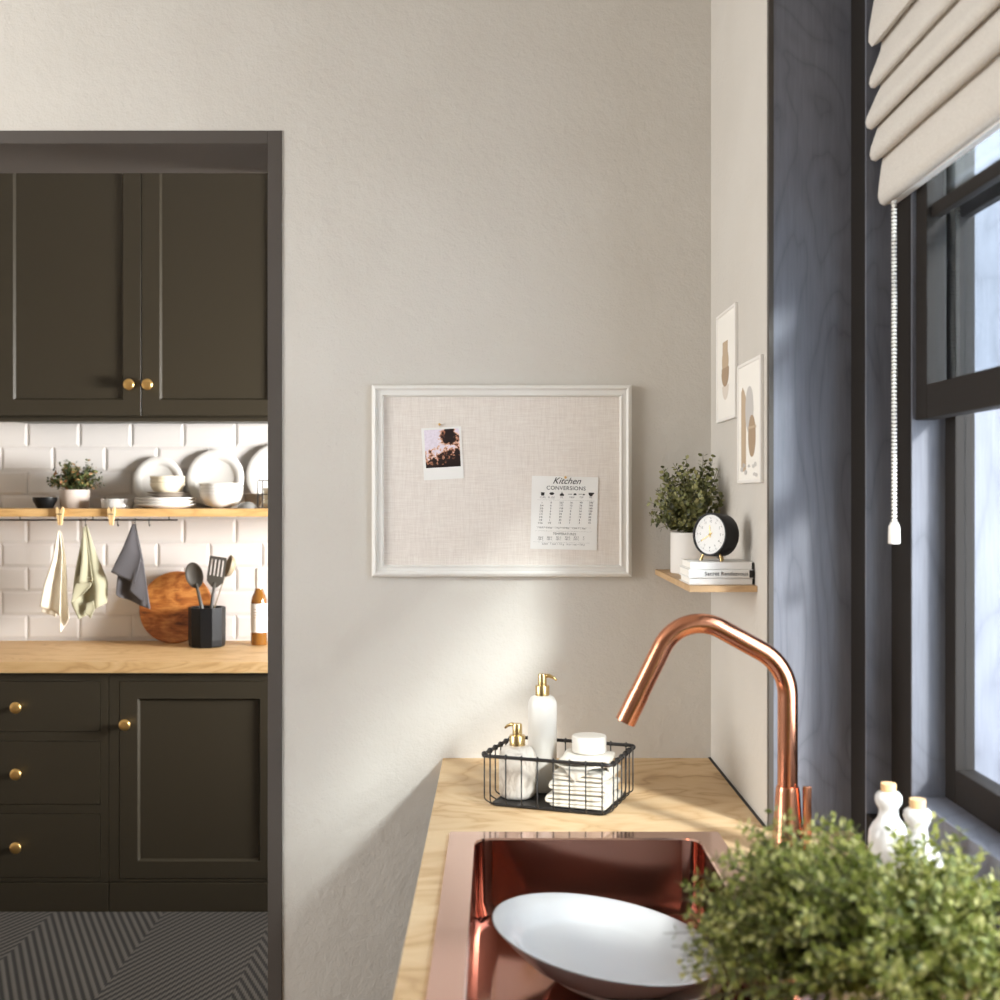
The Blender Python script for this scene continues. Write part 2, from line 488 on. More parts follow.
def polaroid_pic():
    m, t, b = new_mat('snapshot')
    tcn = t.nodes.new('ShaderNodeTexCoord'); sep = t.nodes.new('ShaderNodeSeparateXYZ')
    t.links.new(tcn.outputs['Object'], sep.inputs[0])
    v = coords(t)
    n1 = noise(t, v, 95, 4, 0.65)
    n2 = noise(t, v, 210, 3, 0.6)
    # dark leaves fill the lower half and a clump at the upper right of the snapshot
    low = math_n(t, 'MULTIPLY', sep.outputs[2], -10.0)
    diag = math_n(t, 'MULTIPLY', sep.outputs[0], 3.0)
    dens = math_n(t, 'ADD', math_n(t, 'ADD', low, diag), math_n(t, 'MULTIPLY', n1, 1.3))
    ds = t.nodes.new('ShaderNodeVectorMath'); ds.operation = 'DISTANCE'; ds.inputs[1].default_value = (0.016, -0.0018, 0.046)
    t.links.new(tcn.outputs['Object'], ds.inputs[0])
    up = math_n(t, 'MAXIMUM', 0.0, math_n(t, 'SUBTRACT', 0.85, math_n(t, 'MULTIPLY', ds.outputs['Value'], 26.0)))
    dens = math_n(t, 'ADD', dens, up)
    c1 = ramp(t, dens, [(0.53, rgb(232, 222, 234)), (0.58, rgb(238, 196, 168)), (0.66, rgb(176, 116, 88)), (0.73, rgb(38, 26, 26))])
    c2 = ramp(t, n2, [(0.40, (0.35, 0.30, 0.30, 1)), (0.6, (1, 1, 1, 1))])
    mx = t.nodes.new('ShaderNodeMix'); mx.data_type = 'RGBA'; mx.blend_type = 'MULTIPLY'; mx.inputs[0].default_value = 0.15
    t.links.new(c1, mx.inputs[6]); t.links.new(c2, mx.inputs[7])
    t.links.new(mx.outputs[2], b.inputs['Base Color'])
    b.inputs['Roughness'].default_value = 0.3
    return m
M['snapshot'] = polaroid_pic()
def rugmat():
    m, t, b = new_mat('woven_rug')
    tcn = t.nodes.new('ShaderNodeTexCoord'); sep = t.nodes.new('ShaderNodeSeparateXYZ')
    t.links.new(tcn.outputs['Object'], sep.inputs[0])
    x, y = sep.outputs[0], sep.outputs[1]
    # zigzag diamonds: v = y + tri(x)
    tri = math_n(t, 'PINGPONG', x, 0.40)
    u = math_n(t, 'ADD', math_n(t, 'MULTIPLY', y, 0.47), tri)
    s = math_n(t, 'SINE', math_n(t, 'MULTIPLY', u, 2 * PI / 0.027))
    s2 = math_n(t, 'SINE', math_n(t, 'MULTIPLY', x, 2 * PI / 0.009))
    f = math_n(t, 'ADD', math_n(t, 'MULTIPLY', s, 0.36), math_n(t, 'ADD', 0.5, math_n(t, 'MULTIPLY', s2, 0.14)))
    t.links.new(ramp(t, f, [(0.25, rgb(34, 31, 28)), (0.75, rgb(84, 79, 73))]), b.inputs['Base Color'])
    b.inputs['Roughness'].default_value = 0.95
    bp = t.nodes.new('ShaderNodeBump'); bp.inputs['Strength'].default_value = 0.5; bp.inputs['Distance'].default_value = 0.003
    t.links.new(f, bp.inputs['Height']); t.links.new(bp.outputs[0], b.inputs['Normal'])
    return m
M['rug'] = rugmat()
M['leaf_shelf'] = leafmat('eucalyptus_leaf', [(0.0, rgb(58, 62, 38)), (0.35, rgb(98, 102, 60)), (0.7, rgb(134, 136, 84)), (1.0, rgb(166, 162, 110))], 0.4)
M['leaf_herb'] = leafmat('herb_leaf', [(0.0, rgb(84, 94, 38)), (0.4, rgb(122, 130, 56)), (0.75, rgb(160, 162, 86)), (1.0, rgb(206, 202, 140))], 0.5, 0.35)
M['leaf_kitchen'] = leafmat('shrub_leaf', [(0.0, rgb(40, 50, 32)), (0.4, rgb(78, 92, 52)), (0.68, rgb(120, 128, 74)), (0.84, rgb(186, 120, 72)), (1.0, rgb(150, 150, 110))], 0.5)

# ------------------------------------------------------------------ the setting
WY = 2.77           # front face of the back wall
KB = 4.95           # kitchen rear wall
RX = 0.492          # right wall plane
CEIL = 2.9
bm = B()            # back wall with the doorway
DX1, DX0, DZ = X(268, WY), -1.62, Z(144, WY)
cz = Z(131, WY)
box(bm, (X(282, WY), WY, 0), (0.95, WY + 0.25, CEIL))
box(bm, (DX0 - 0.032, WY, cz), (X(282, WY), WY + 0.25, CEIL))
box(bm, (-3.6, WY, 0), (DX0 - 0.032, WY + 0.25, CEIL))
struct('wall_back', bm, M['wall'])
bm = B(); box(bm, (-3.6, -3.1, 0), (0.95, -3.0, CEIL)); struct('wall_front', bm, M['wall'])
RY = 2.185          # window reveal plane
WF = 0.55           # near end of the window opening
bm = B()
box(bm, (RX, RY + 0.004, 0), (0.95, WY, CEIL))                 # between window and back wall
box(bm, (RX, WF, 0), (0.95, RY + 0.004, 0.855))               # below the window
box(bm, (RX, WF, 2.62), (0.95, RY + 0.004, CEIL))             # above it
box(bm, (RX, -3.0, 0), (0.95, WF, CEIL))
struct('wall_right', bm, M['wall'])
bm = B(); box(bm, (-3.6, -3.0, -0.08), (0.95, WY, 0)); box(bm, (-3.6, WY, -0.08), (1.8, KB + 0.1, 0)); struct('floor', bm, M['floor'])
bm = B(); box(bm, (-3.6, -3.0, CEIL), (0.95, WY, CEIL + 0.08)); box(bm, (-3.6, WY, CEIL), (1.8, KB + 0.1, CEIL + 0.08)); struct('ceiling', bm, M['white_paint'])
bm = B(); box(bm, (-3.6, KB, 0), (1.8, KB + 0.1, CEIL))
wk = struct('wall_kitchen', bm, M['grout'])
bm = B()
box(bm, (1.5, WY, 0), (1.8, KB, 0.9)); box(bm, (1.5, WY, 2.05), (1.8, KB, CEIL))
box(bm, (1.5, WY, 0.9), (1.8, KB, 2.05)); box(bm, (0.95, WY, 0), (1.5, WY + 0.25, CEIL))
struct('wall_kitchen_right', bm, M['wall'])
bm = B(); box(bm, (-3.6, WY + 0.25, 0), (-3.5, KB, CEIL)); struct('wall_kitchen_left', bm, M['wall'])
# bevelled metro tiles
bm = B()
sk = KB / F
tw, th = 52 * sk, 24 * sk
z0 = Z(447, KB)
for r in range(-9, 3):
    zz = z0 + r * th
    if zz + th < 0.88 or zz > 1.83: continue
    off = X(80, KB) if (r % 2 == 0) else X(106, KB)
    for k in range(-16, 30):
        xx = off + k * tw
        if xx < -3.4 or xx > 0.4: continue
        a, b = (xx + 0.0012, zz + 0.0012), (xx + tw - 0.0012, zz + th - 0.0012)
        bv = 0.011
        o = [(a[0], a[1]), (b[0], a[1]), (b[0], b[1]), (a[0], b[1])]
        i_ = [(a[0] + bv, a[1] + bv), (b[0] - bv, a[1] + bv), (b[0] - bv, b[1] - bv), (a[0] + bv, b[1] - bv)]
        vb = [bm.verts.new((p[0], KB, p[1])) for p in o]
        vo = [bm.verts.new((p[0], KB - 0.003, p[1])) for p in o]; vi = [bm.verts.new((p[0], KB - 0.0062, p[1])) for p in i_]
        bm.faces.new(vi)
        for q in range(4):
            j = (q + 1) % 4
            bm.faces.new((vo[q], vo[j], vi[j], vi[q])); bm.faces.new((vb[q], vb[j], vo[j], vo[q]))
obj('tiles', bm, M['tile'], wk)

# doorway lining
d1 = struct('door_1', box(B(), (DX1, WY - 0.004, 0), (X(282, WY), WY + 0.254, cz), 0.0015), M['casing'])
struct('head_lining', box(B(), (DX0, WY - 0.004, DZ), (DX1, WY + 0.254, cz), 0.0015), M['casing'], d1)
struct('side_lining', box(B(), (DX0 - 0.032, WY - 0.004, 0), (DX0, WY + 0.254, cz), 0.0015), M['casing'], d1)
bm = B()
for py in (160, 239, 325, 412, 495, 580, 665, 750, 840, 925):
    p = P(278, py, WY - 0.0045)
    disc(bm, p, (1, 0, 0), (0, 0, 1), 0.0022, n=10)
obj('filled_nail_holes', bm, M['filler'], d1)

# window: stained plywood reveal, stepped posts, sashes
w1 = struct('window_1', box(B(), (RX + 0.004, RY - 0.012, 0.9), (0.70, RY + 0.004, 2.62)), M['dark_ply'])
struct('edge_strip', box(B(), (RX - 0.001, RY - 0.0125, 0.9), (RX + 0.0075, RY + 0.003, 2.62)), M['dark_edge'], w1)
struct('head_lining', box(B(), (RX, WF, 2.605), (0.95, RY, 2.62)), M['dark_ply'], w1)
PA = 2.084; PB = 1.98
def post(name, x0, x1, y0, y1, z0, z1):
    # side towards the room in dark paint that also carries its shade, plywood on the face towards the camera
    p = struct(name, box(B(), (x0, y0 + 0.006, z0), (x1, y1, z1)), M['dark_trim'], w1)
    struct('post_face', box(B(), (x0, y0, z0), (x1, y0 + 0.006, z1)), M['dark_ply'], p)
post('inner_post', 0.640, 0.684, PA, RY - 0.012, 0.9, 2.605)
post('outer_post', 0.684, 0.95, PB, RY - 0.012, 0.9, 2.605)
struct('sill_curb', box(B(), (0.640, WF, 0.9), (0.684, PA, 0.955), 0.002), M['dark_trim'], w1)
struct('sill', box(B(), (0.684, WF, 0.9), (0.95, PB, 1.010), 0.003), M['dark_ply'], w1)
# raised inner sash
def sash(nm, x0, x1, y0, y1, z0, z1, stile, rail, bars, glassx, ybars=()):
    s = struct(nm, box(B(), (x0, y1 - stile, z0), (x1, y1, z1), 0.002), M['dark_trim'], w1)
    struct('stile', box(B(), (x0, y0, z0), (x1, y0 + stile, z1), 0.002), M['dark_trim'], s)
    struct('bottom_rail', box(B(), (x0, y0 + stile, z0), (x1, y1 - stile, z0 + rail), 0.003), M['dark_trim'], s)
    struct('top_rail', box(B(), (x0, y0 + stile, z1 - rail), (x1, y1 - stile, z1), 0.003), M['dark_trim'], s)
    xm = (x0 + x1) / 2
    for zb in bars:
        struct('glazing_bar', box(B(), (x0 + 0.008, y0 + stile, zb - 0.011), (x1 - 0.008, y1 - stile, zb + 0.011), 0.003), M['dark_trim'], s)
    for yb in ybars:
        struct('glazing_bar', box(B(), (x0 + 0.008, yb - 0.011, z0 + rail), (x1 - 0.008, yb + 0.011, z1 - rail), 0.003), M['dark_trim'], s)
    struct('pane', box(B(), (xm - 0.002, y0 + stile, z0 + rail), (xm + 0.002, y1 - stile, z1 - rail)), M['glass'], s)
    return s
sash('inner_sash', 0.690, 0.722, WF, PB, 1.632, 2.60, 0.050, 0.055, (1.966,), 0.70, (1.45, 1.0))
sash('outer_sash', 0.738, 0.77, WF, PB, 1.010, 2.60, 0.045, 0.055, (1.966,), 0.75, (1.0,))

# hidden carcass below the plywood worktop
bm = B(); box(bm, (-0.10, 0.95, 0), (RX, WY, 0.72)); box(bm, (-0.10, 2.2, 0.72), (RX, WY, 0.858)); box(bm, (-0.1, .95, .72), (-0.091, 2.2, .858))
struct('hidden_carcass_1', bm, M['cab'])

# ------------------------------------------------------------------ near worktop
CX0 = -0.127; CT = 0.90; CTH = 0.04; CY0 = 0.95
SKX0, SKX1, SKY0, SKY1 = -0.0875, 0.396, 1.22, 2.153       # sink outer
bm = B()
hx0, hx1, hy0, hy1 = SKX0 + 0.02, SKX1 - 0.02, SKY0 + 0.02, SKY1 - 0.02
box(bm, (CX0, hy1, CT - CTH), (RX, WY, CT)); box(bm, (CX0, CY0, CT - CTH), (RX, hy0, CT))
box(bm, (CX0, hy0, CT - CTH), (hx0, hy1, CT)); box(bm, (hx1, hy0, CT - CTH), (RX, hy1, CT))
box(bm, (RX, CY0, CT - CTH), (0.640, RY - 0.0125, CT))
o = obj('worktop', bm, M['ply'])
tag(o, 'pale birch plywood worktop under the window holding the copper sink', 'worktop')
bm = B(); box(bm, (RX - 0.006, RY, CT), (RX - 0.001, WY, CT + 0.002))
obj('joint_seal', bm, M['black'], o)

# sink
t = thing('kitchen_sink', 'copper inset sink with flat rim sunk into the plywood worktop', 'sink', (0.154, 1.69, CT))
def rrect(x0, x1, y0, y1, r, z, n=7):
    pts = []
    for cx, cy, a0 in ((x1 - r, y1 - r, 0), (x0 + r, y1 - r, 90), (x0 + r, y0 + r, 180), (x1 - r, y0 + r, 270)):
        for k in range(n + 1):
            a = math.radians(a0 + 90 * k / n)
            pts.append(Vector((cx + r * math.cos(a), cy + r * math.sin(a), z)))
    return pts
BX0, BX1, BY0, BY1 = -0.041, 0.355, 1.27, 2.112
def loops(bm, ls, capend=True):
    vs = [[bm.verts.new(p) for p in l] for l in ls]
    for a, b in zip(vs, vs[1:]):
        n = len(a)
        for k in range(n): bm.faces.new((a[k], a[(k + 1) % n], b[(k + 1) % n], b[k]))
    if capend: bm.faces.new(vs[-1])
    return bm
rz = CT + 0.004
bm = loops(B(), [rrect(SKX0, SKX1, SKY0, SKY1, 0.006, CT), rrect(SKX0 + .001, SKX1 - .001, SKY0 + .001, SKY1 - .001, 0.006, rz),
                 rrect(BX0, BX1, BY0, BY1, 0.03, rz), rrect(BX0 + .002, BX1 - .002, BY0 + .002, BY1 - .002, 0.03, rz - 0.003)], False)
obj('rim', bm, M['copper_rim'], t, world=True)
sz = 0.765
bm = loops(B(), [rrect(BX0 + .002, BX1 - .002, BY0 + .002, BY1 - .002, 0.03, rz - 0.003), rrect(BX0 + .004, BX1 - .004, BY0 + .004, BY1 - .004, 0.03, sz + 0.03),
                 rrect(BX0 + .010, BX1 - .010, BY0 + .010, BY1 - .010, 0.028, sz + 0.008), rrect(BX0 + .03, BX1 - .03, BY0 + .03, BY1 - .03, 0.02, sz)])
obj('basin', bm, M['copper_sink'], t, smooth=True, world=True, angle=40)
bm = lathe(B(), [(0, 0.001), (0.03, 0.001), (0.036, 0.004), (0.042, 0.002), (0.044, 0)], 32, (0.157, 1.45, sz))
obj('drain', bm, M['copper'], t, smooth=True, world=True)

# faucet
FD = 2.02
fb = P(787.7, 494, FD)
t = thing('kitchen_faucet', 'copper kitchen faucet with angular gooseneck spout over the sink', 'faucet', (fb.x, FD, CT))
tip = P(625.5, 721.5, FD); cA = P(681.6, 607, FD); cB = P(787.7, 665.5, FD); bt = P(787.7, 787, FD)
path = fillet([tip, cA, cB, bt], [0.072, 0.085], 14)
obj('spout', tube(B(), path, 0.0168, 28), M['copper'], t, smooth=True, world=True, angle=50)
dirv = (cA - tip).normalized()
bm = B()
for a, b, r in ((0.0, 0.052, 0.0176),):
    tube(bm, [tip + dirv * a - dirv * 0.001, tip + dirv * b], r, 28)
sp = obj('spray_head', bm, M['copper'], t, smooth=True, world=True, angle=50)
bm = B(); tube(bm, [tip - dirv * 0.002, tip], 0.012, 20); obj('aerator', bm, M['black'], sp, world=True)
bm = B(); q = tip + dirv * 0.115; tube(bm, [q, q + dirv * 0.002], 0.0173, 28); obj('collar_ring', bm, M['copper'], t, smooth=True, world=True, angle=50)
zt = Z(786, FD) - CT
bm = lathe(B(), [(0.0, zt + .001), (0.0168, zt + 0.001), (0.0185, zt), (0.020, zt - 0.008), (0.0268, 0.012), (0.029, 0.006), (0.0295, 0.0), (0, 0)], 40)
obj('base', bm, M['copper'], t, smooth=True, angle=40)
bm = B()
hz = Z(784, FD) - CT
tube(bm, [(0.018, -0.004, 0.045), (0.034, -0.010, 0.045)], 0.009, 16)
box(bm, (0.022, -0.019, 0.008), (0.036, -0.010, hz), 0.003)
obj('handle_lever', bm, M['copper'], t, smooth=True, angle=40)

# dishes in the sink
def plate_profile(r, h, th=0.004):
    return [(0, 0.0), (r * 0.55, 0.0), (r * 0.62, 0.004), (r * 0.86, h * 0.55), (r * 0.985, h * 0.97), (r, h), (r * 0.985, h + 0.002),
            (r * 0.84, h * 0.62 + th), (r * 0.64, th + 0.006), (r * 0.55, th), (0, th)]
t = thing('serving_bowl', 'large white shallow bowl, tilted and uppermost in the copper sink', 'bowl', (0.153, 1.80, 0.784), (0.0, math.radians(9), 0))
bm = lathe(B(), [(0, 0), (0.07, 0), (0.080, 0.003), (0.118, 0.020), (0.153, 0.046), (0.172, 0.062), (0.1745, 0.0645), (0.172, 0.065),
                 (0.150, 0.053), (0.136, 0.044), (0.130, 0.038), (0.120, 0.0315), (0.07, 0.026), (0, 0.0255)], 72)
obj('bowl_body', bm, M['bowl_glaze'], t, smooth=True)
bm = lathe(B(), [(0.062, 0.0015), (0.066, -0.004), (0.070, -0.004), (0.073, 0.0015)], 48); obj('foot_ring', bm, M['white_glaze'], t, smooth=True)
t = thing('dinner_plate', 'white plate lowest in the sink, half hidden under the tilted bowl', 'plate', (0.206, 1.815, 0.7712), (0, math.radians(2), 0))
obj('plate_body', lathe(B(), [(0, 0), (0.08, 0), (0.088, 0.003), (0.125, 0.014), (0.1365, 0.022), (0.135, 0.025), (0.122, 0.018), (0.086, 0.007), (0, 0.0055)], 72), M['white_glaze'], t, smooth=True)
obj('foot_ring', lathe(B(), [(0.062, 0.001), (0.066, -0.005), (0.070, -0.005), (0.073, 0.001)], 48), M['white_glaze'], t, smooth=True)

# cork bottles on the window ledge
def cork_bottle(loc, label, prof, ctop):
    t = thing('cork_bottle', label, 'bottle', loc, group='white bottles by the window')
    obj('bottle_body', lathe(B(), prof, 48), M['white_glaze'], t, smooth=True)
    obj('cork', lathe(B(), [(0, ctop - 0.03), (0.0085, ctop - 0.03), (0.011, ctop - 0.003), (0.0105, ctop), (0, ctop)], 24), M['cork'], t, smooth=True, angle=40)
pr1 = [(0, 0), (0.027, 0), (0.0285, 0.004), (0.0285, 0.110), (0.0275, 0.120), (0.022, 0.131), (0.0155, 0.139), (0.0135, 0.147), (0.0138, 0.153),
       (0.0185, 0.160), (0.0195, 0.166), (0.0185, 0.172), (0.014, 0.177), (0.0105, 0.178), (0.0095, 0.170), (0, 0.168)]
pr2 = [(0, 0), (0.033, 0), (0.0345, 0.004), (0.0345, 0.095), (0.033, 0.108), (0.027, 0.121), (0.018, 0.131), (0.0140, 0.140), (0.0132, 0.151),
       (0.0165, 0.158), (0.0188, 0.165), (0.0180, 0.172), (0.014, 0.176), (0.0105, 0.177), (0.0095, 0.170), (0, 0.168)]
cork_bottle((X(888.5, 1.745), 1.745, CT), 'white ceramic cork bottle farther from the camera, nearer the copper faucet', pr1, 0.189)
cork_bottle((X(917.5, 1.655), 1.655, CT), 'white ceramic cork bottle with sloping shoulders nearer the sill, behind the herb', pr2, 0.189)

# ------------------------------------------------------------------ foliage helpers
def leaf(bm, p, d, n, L, W, curl=0.15):
    d = d.normalized(); s = d.cross(n)
    if s.length < 1e-4: s = Vector((1, 0, 0))
    s.normalize(); nn = s.cross(d)
    a = bm.verts.new(p)
    l1 = bm.verts.new(p + d * L * 0.35 + s * W * 0.5 + nn * L * curl * 0.6)
    r1 = bm.verts.new(p + d * L * 0.35 - s * W * 0.5 + nn * L * curl * 0.6)
    m1 = bm.verts.new(p + d * L * 0.42)
    l2 = bm.verts.new(p + d * L * 0.75 + s * W * 0.38 + nn * L * curl * 0.5)
    r2 = bm.verts.new(p + d * L * 0.75 - s * W * 0.38 + nn * L * curl * 0.5)
    tp = bm.verts.new(p + d * L - nn * L * curl * 0.4)
    bm.faces.new((a, m1, l1)); bm.faces.new((a, r1, m1))
    bm.faces.new((m1, tp, l2, l1)); bm.faces.new((m1, r1, r2, tp))
def rnd_dir(rg):
    while True:
        v = Vector((rg.uniform(-1, 1), rg.uniform(-1, 1), rg.uniform(-1, 1)))
        if 0.1 < v.length < 1: return v.normalized()
def bush(stems, leaves, rg, root, targets, pairs, L, W, stem_r, start=0.25, spread=0.9, lim=None, round_=False):
    for tg in targets:
        root_p = root + Vector((rg.uniform(-.02, .02), rg.uniform(-.02, .02), 0))
        mid = (root_p + tg) / 2 + Vector((rg.uniform(-.02, .02), rg.uniform(-.02, .02), 0.015 + rg.uniform(-.01, .03)))
        def bez(f): return root_p * (1 - f) ** 2 + mid * 2 * f * (1 - f) + tg * f * f
        tube(stems, [bez(k / 6) for k in range(7)], [stem_r * (1 - 0.1 * k) for k in range(7)], 5)
        np_ = rg.randint(*pairs)
        for k in range(np_):
            f = start + (1 - start) * (k + 0.6 * rg.random()) / np_
            p = bez(f); tn = (bez(min(1, f + 0.05)) - bez(f - 0.05)).normalized()
            side = tn.cross(rnd_dir(rg)).normalized()
            sc = (1.15 - 0.55 * f) * rg.uniform(0.75, 1.2)
            for sg in (1, -1):
                d = (side * sg * spread + tn * rg.uniform(0.3, 0.8) + Vector((0, 0, 0.15))).normalized()
                q = p + d * L * 0.12
                if lim and not lim(q + d * L * sc): continue
                leaf(leaves, q, d, (tn + rnd_dir(rg) * 0.5).normalized(), L * sc, W * sc, 0.12 if not round_ else 0.08)

# herb plant in the foreground
rg = random.Random(7)
HC = Vector((0.435, 1.36, 0.985))
t = thing('potted_herb', 'bushy green herb in the foreground in front of the white bottles', 'plant', (0.49, 1.36, CT))
obj('pot', lathe(B(), [(0, 0), (0.042, 0), (0.055, 0.07), (0.056, 0.072), (0.051, 0.072), (0.048, 0.058), (0, 0.058)], 32), M['terracotta'], t, smooth=True, angle=40)
tgts = []
while len(tgts) < 430:
    v = rnd_dir(rg)
    if v.z < -0.25: continue
    rr = rg.uniform(0.55, 1.0)
    p = HC + Vector((v.x * 0.255 * rr, v.y * 0.20 * rr, v.z * 0.145 * rr))
    # crown is highest on the left of the middle, as in the photo
    p.z += 0.040 * math.exp(-((p.x - 0.325) / 0.075) ** 2) * max(0, v.z) ** 0.6 + 0.010 * math.sin(p.x * 40) + rg.uniform(-.008, .012)
    if p.x > 0.60 or p.z < 0.918: continue
    tgts.append(p)
for k in range(150): tgts.append(Vector((rg.gauss(0.302, 0.026), 1.36 + rg.uniform(-.10, .09), rg.uniform(1.03, 1.118))))
for k in range(90): tgts.append(Vector((rg.gauss(0.245, 0.018), 1.36 + rg.uniform(-.10, .08), rg.uniform(0.965, 1.062))))
st, lv = B(), B()
bush(st, lv, rg, Vector((0.485, 1.36, 0.955)), tgts, (9, 15), 0.017, 0.010, 0.0012, 0.35, 0.9, lambda q: q.x < 0.63 and q.z > 0.905)
obj('stems', st, M['stem'], t, world=True); obj('foliage', lv, M['leaf_herb'], t, world=True)

# ------------------------------------------------------------------ wire basket and contents
BC = Vector((0.1225, 2.384, CT)); e1 = Vector((0.942, -0.335, 0)); e2 = Vector((0.335, 0.942, 0))
BROT = math.atan2(e1.y, e1.x)
def bw(a, b, z=0): return BC + e1 * a + e2 * b + Vector((0, 0, z))
t = thing('wire_basket', 'black wire basket on the worktop holding soap bottles and cloths', 'basket', BC, BROT)
hx, hy, hh = 0.130, 0.096, 0.100
def rpts(x, y, r, z): return rrect(-x, x, -y, y, r, z, 5)
obj('rim', tube(B(), rpts(hx, hy, 0.012, hh), 0.0036, 8, closed=True), M['black_wire'], t, smooth=True)
obj('base_ring', tube(B(), rpts(hx - 0.016, hy - 0.014, 0.012, 0.004), 0.0028, 8, closed=True), M['black_wire'], t, smooth=True)
bm = B(); box(bm, (-hx + 0.017, -hy + 0.015, 0.0025), (hx - 0.017, hy - 0.015, 0.0055)); obj('tray', bm, M['black_wire'], t)
def wire(p0, nrm):
    p0 = Vector(p0); n = Vector(nrm)
    pts = fillet([p0 + Vector((0, 0, hh + .002)), p0 + Vector((0, 0, 0.012)), p0 - n * 0.016 + Vector((0, 0, 0.0035))], [0.008], 4)
    bm = tube(B(), pts, 0.0014, 6)
    # the end wound around the rim
    tube(bm, [p0 + n * 0.0046 * math.cos(a) + Vector((0, 0, hh + 0.0046 * math.sin(a))) for a in [2 * PI * k / 10 for k in range(10)]], 0.0015, 5, closed=True)
    obj('wire', bm, M['black_wire'], t, smooth=True)
for k in range(8):
    a = -hx + 0.018 + (2 * hx - 0.036) * k / 7
    wire((a, -hy, 0), (0, -1, 0)); wire((a, hy, 0), (0, 1, 0))
for k in range(6):
    b = -hy + 0.016 + (2 * hy - 0.032) * k / 5
    wire((-hx, b, 0), (-1, 0, 0)); wire((hx, b, 0), (1, 0, 0))

def pump(t, z, r, ang, tall):
    c = obj('collar', lathe(B(), [(r * .3, z - 0.001), (r, z - 0.001), (r, z + 0.019), (r * 0.96, z + 0.020), (r * 0.62, z + 0.0205), (r * 0.58, z + 0.022)], 32), M['gold'], t, smooth=True, angle=35)
    z2 = z + 0.020
    bm = lathe(B(), [(0, z2), (r * 0.62, z2), (r * 0.62, z2 + tall), (r * 0.55, z2 + tall + 0.003), (0, z2 + tall + 0.003)], 28)
    p = obj('pump_head', bm, M['gold'], t, smooth=True, angle=35)
    dx, dy = math.cos(ang), math.sin(ang)
    zz = z2 + tall - 0.001
    bm = tube(B(), [(dx * 0.002, dy * 0.002, zz), (dx * 0.014, dy * 0.014, zz + 0.001), (dx * 0.024, dy * 0.024, zz - 0.003), (dx * 0.030, dy * 0.030, zz - 0.008)], [0.0045, 0.004, 0.003, 0.0022], 10)
    obj('nozzle', bm, M['gold'], p, smooth=True)
t = thing('soap_dispenser', 'tall glossy white soap bottle with gold pump at the basket rear', 'dispenser', (0.0905, 2.447, CT + 0.0062), 0, 'soap dispensers in the basket')
obj('bottle_body', lathe(B(), [(0, 0), (0.0275, 0), (0.0295, 0.003), (0.0295, 0.170), (0.0285, 0.180), (0.0245, 0.1885), (0.017, 0.193), (0.012, 0.1935), (0, 0.1935)], 48), M['white_plastic'], t, smooth=True, angle=50)
pump(t, 0.1935, 0.0145, -0.25, 0.020)
t = thing('soap_dispenser', 'short marbled stone soap bottle with gold pump in the basket front', 'dispenser', (0.0385, 2.392, CT + 0.0062), 0, 'soap dispensers in the basket')
obj('bottle_body', lathe(B(), [(0, 0), (0.028, 0), (0.034, 0.004), (0.0365, 0.012), (0.0368, 0.080), (0.035, 0.090), (0.0295, 0.098), (0.020, 0.1025), (0.012, 0.103), (0, 0.103)], 48), M['marble'], t, smooth=True, angle=50)
pump(t, 0.103, 0.0158, PI * 0.80, 0.020)

# folded cloths
def folded(L, W, layers, lt, seed, gap=0.0008, corner=None):
    """serpentine sheet folded over itself; folds face local -x/+x, width along y"""
    rg = random.Random(seed)
    prof = []
    pitch = lt + gap
    for k in range(layers):
        z = pitch * (k + 0.5)
        x0, x1 = -L / 2 + rg.uniform(0, 0.004), L / 2 - rg.uniform(0, 0.004)
        xs = [x0, x0 * 0.5, 0, x1 * 0.5, x1]
        if k % 2: xs.reverse()
        for xx in xs: prof.append((xx, z + rg.uniform(-.0006, .0006)))
        if k < layers - 1:
            sg = 1 if k % 2 == 0 else -1
            ex = x1 if sg > 0 else x0
            for a in (-50, 0, 50):
                prof.append((ex + sg * pitch * 0.55 * math.cos(math.radians(a)), z + pitch / 2 + pitch / 2 * math.sin(math.radians(a))))
    bm = B(); nW = 9; grid = []
    for (x, z) in prof:
        row = []
        for j in range(nW):
            v = j / (nW - 1)
            y = (v - 0.5) * W
            drop = 0.0016 * (abs(v - 0.5) * 2) ** 4
            row.append(bm.verts.new((x + rg.uniform(-.0008, .0008) + 0.002 * math.sin(3 * v + seed), y, max(z - drop + 0.0011 * math.sin(5.5 * v + 2.1 * seed) + 0.0008 * math.sin(40 * x + 3 * v), lt * 0.5) + rg.uniform(-.0003, .0003))))
        grid.append(row)
    for a, b in zip(grid, grid[1:]):
        for j in range(nW - 1): bm.faces.new((a[j], a[j + 1], b[j + 1], b[j]))
    return bm
sc_ = bw(0.055, -0.012, 0.0068)
zc = CT + 0.0068
names = ['ivory folded cloth at the bottom of the stack in the wire basket', 'ivory folded cloth second from the bottom in the wire basket',
         'ivory folded cloth third from the bottom in the wire basket']
for k, (L, W, n, lt, rz_) in enumerate(((0.112, 0.130, 3, 0.0078, 0.0), (0.108, 0.128, 3, 0.0074, 0.05), (0.106, 0.124, 2, 0.0080, -0.04))):
    o = obj('folded_cloth', folded(L, W, n, lt, 11 + k), M['napkin'], None, smooth=True, solid=lt * 1.0, sub=1)
    tag(o, names[k], 'cloth', 'folded cloths in the basket')
    o.location = (sc_.x, sc_.y, zc); o.rotation_euler = (0, 0, BROT + rz_)
    zc += n * (lt + 0.0008) + 0.0006
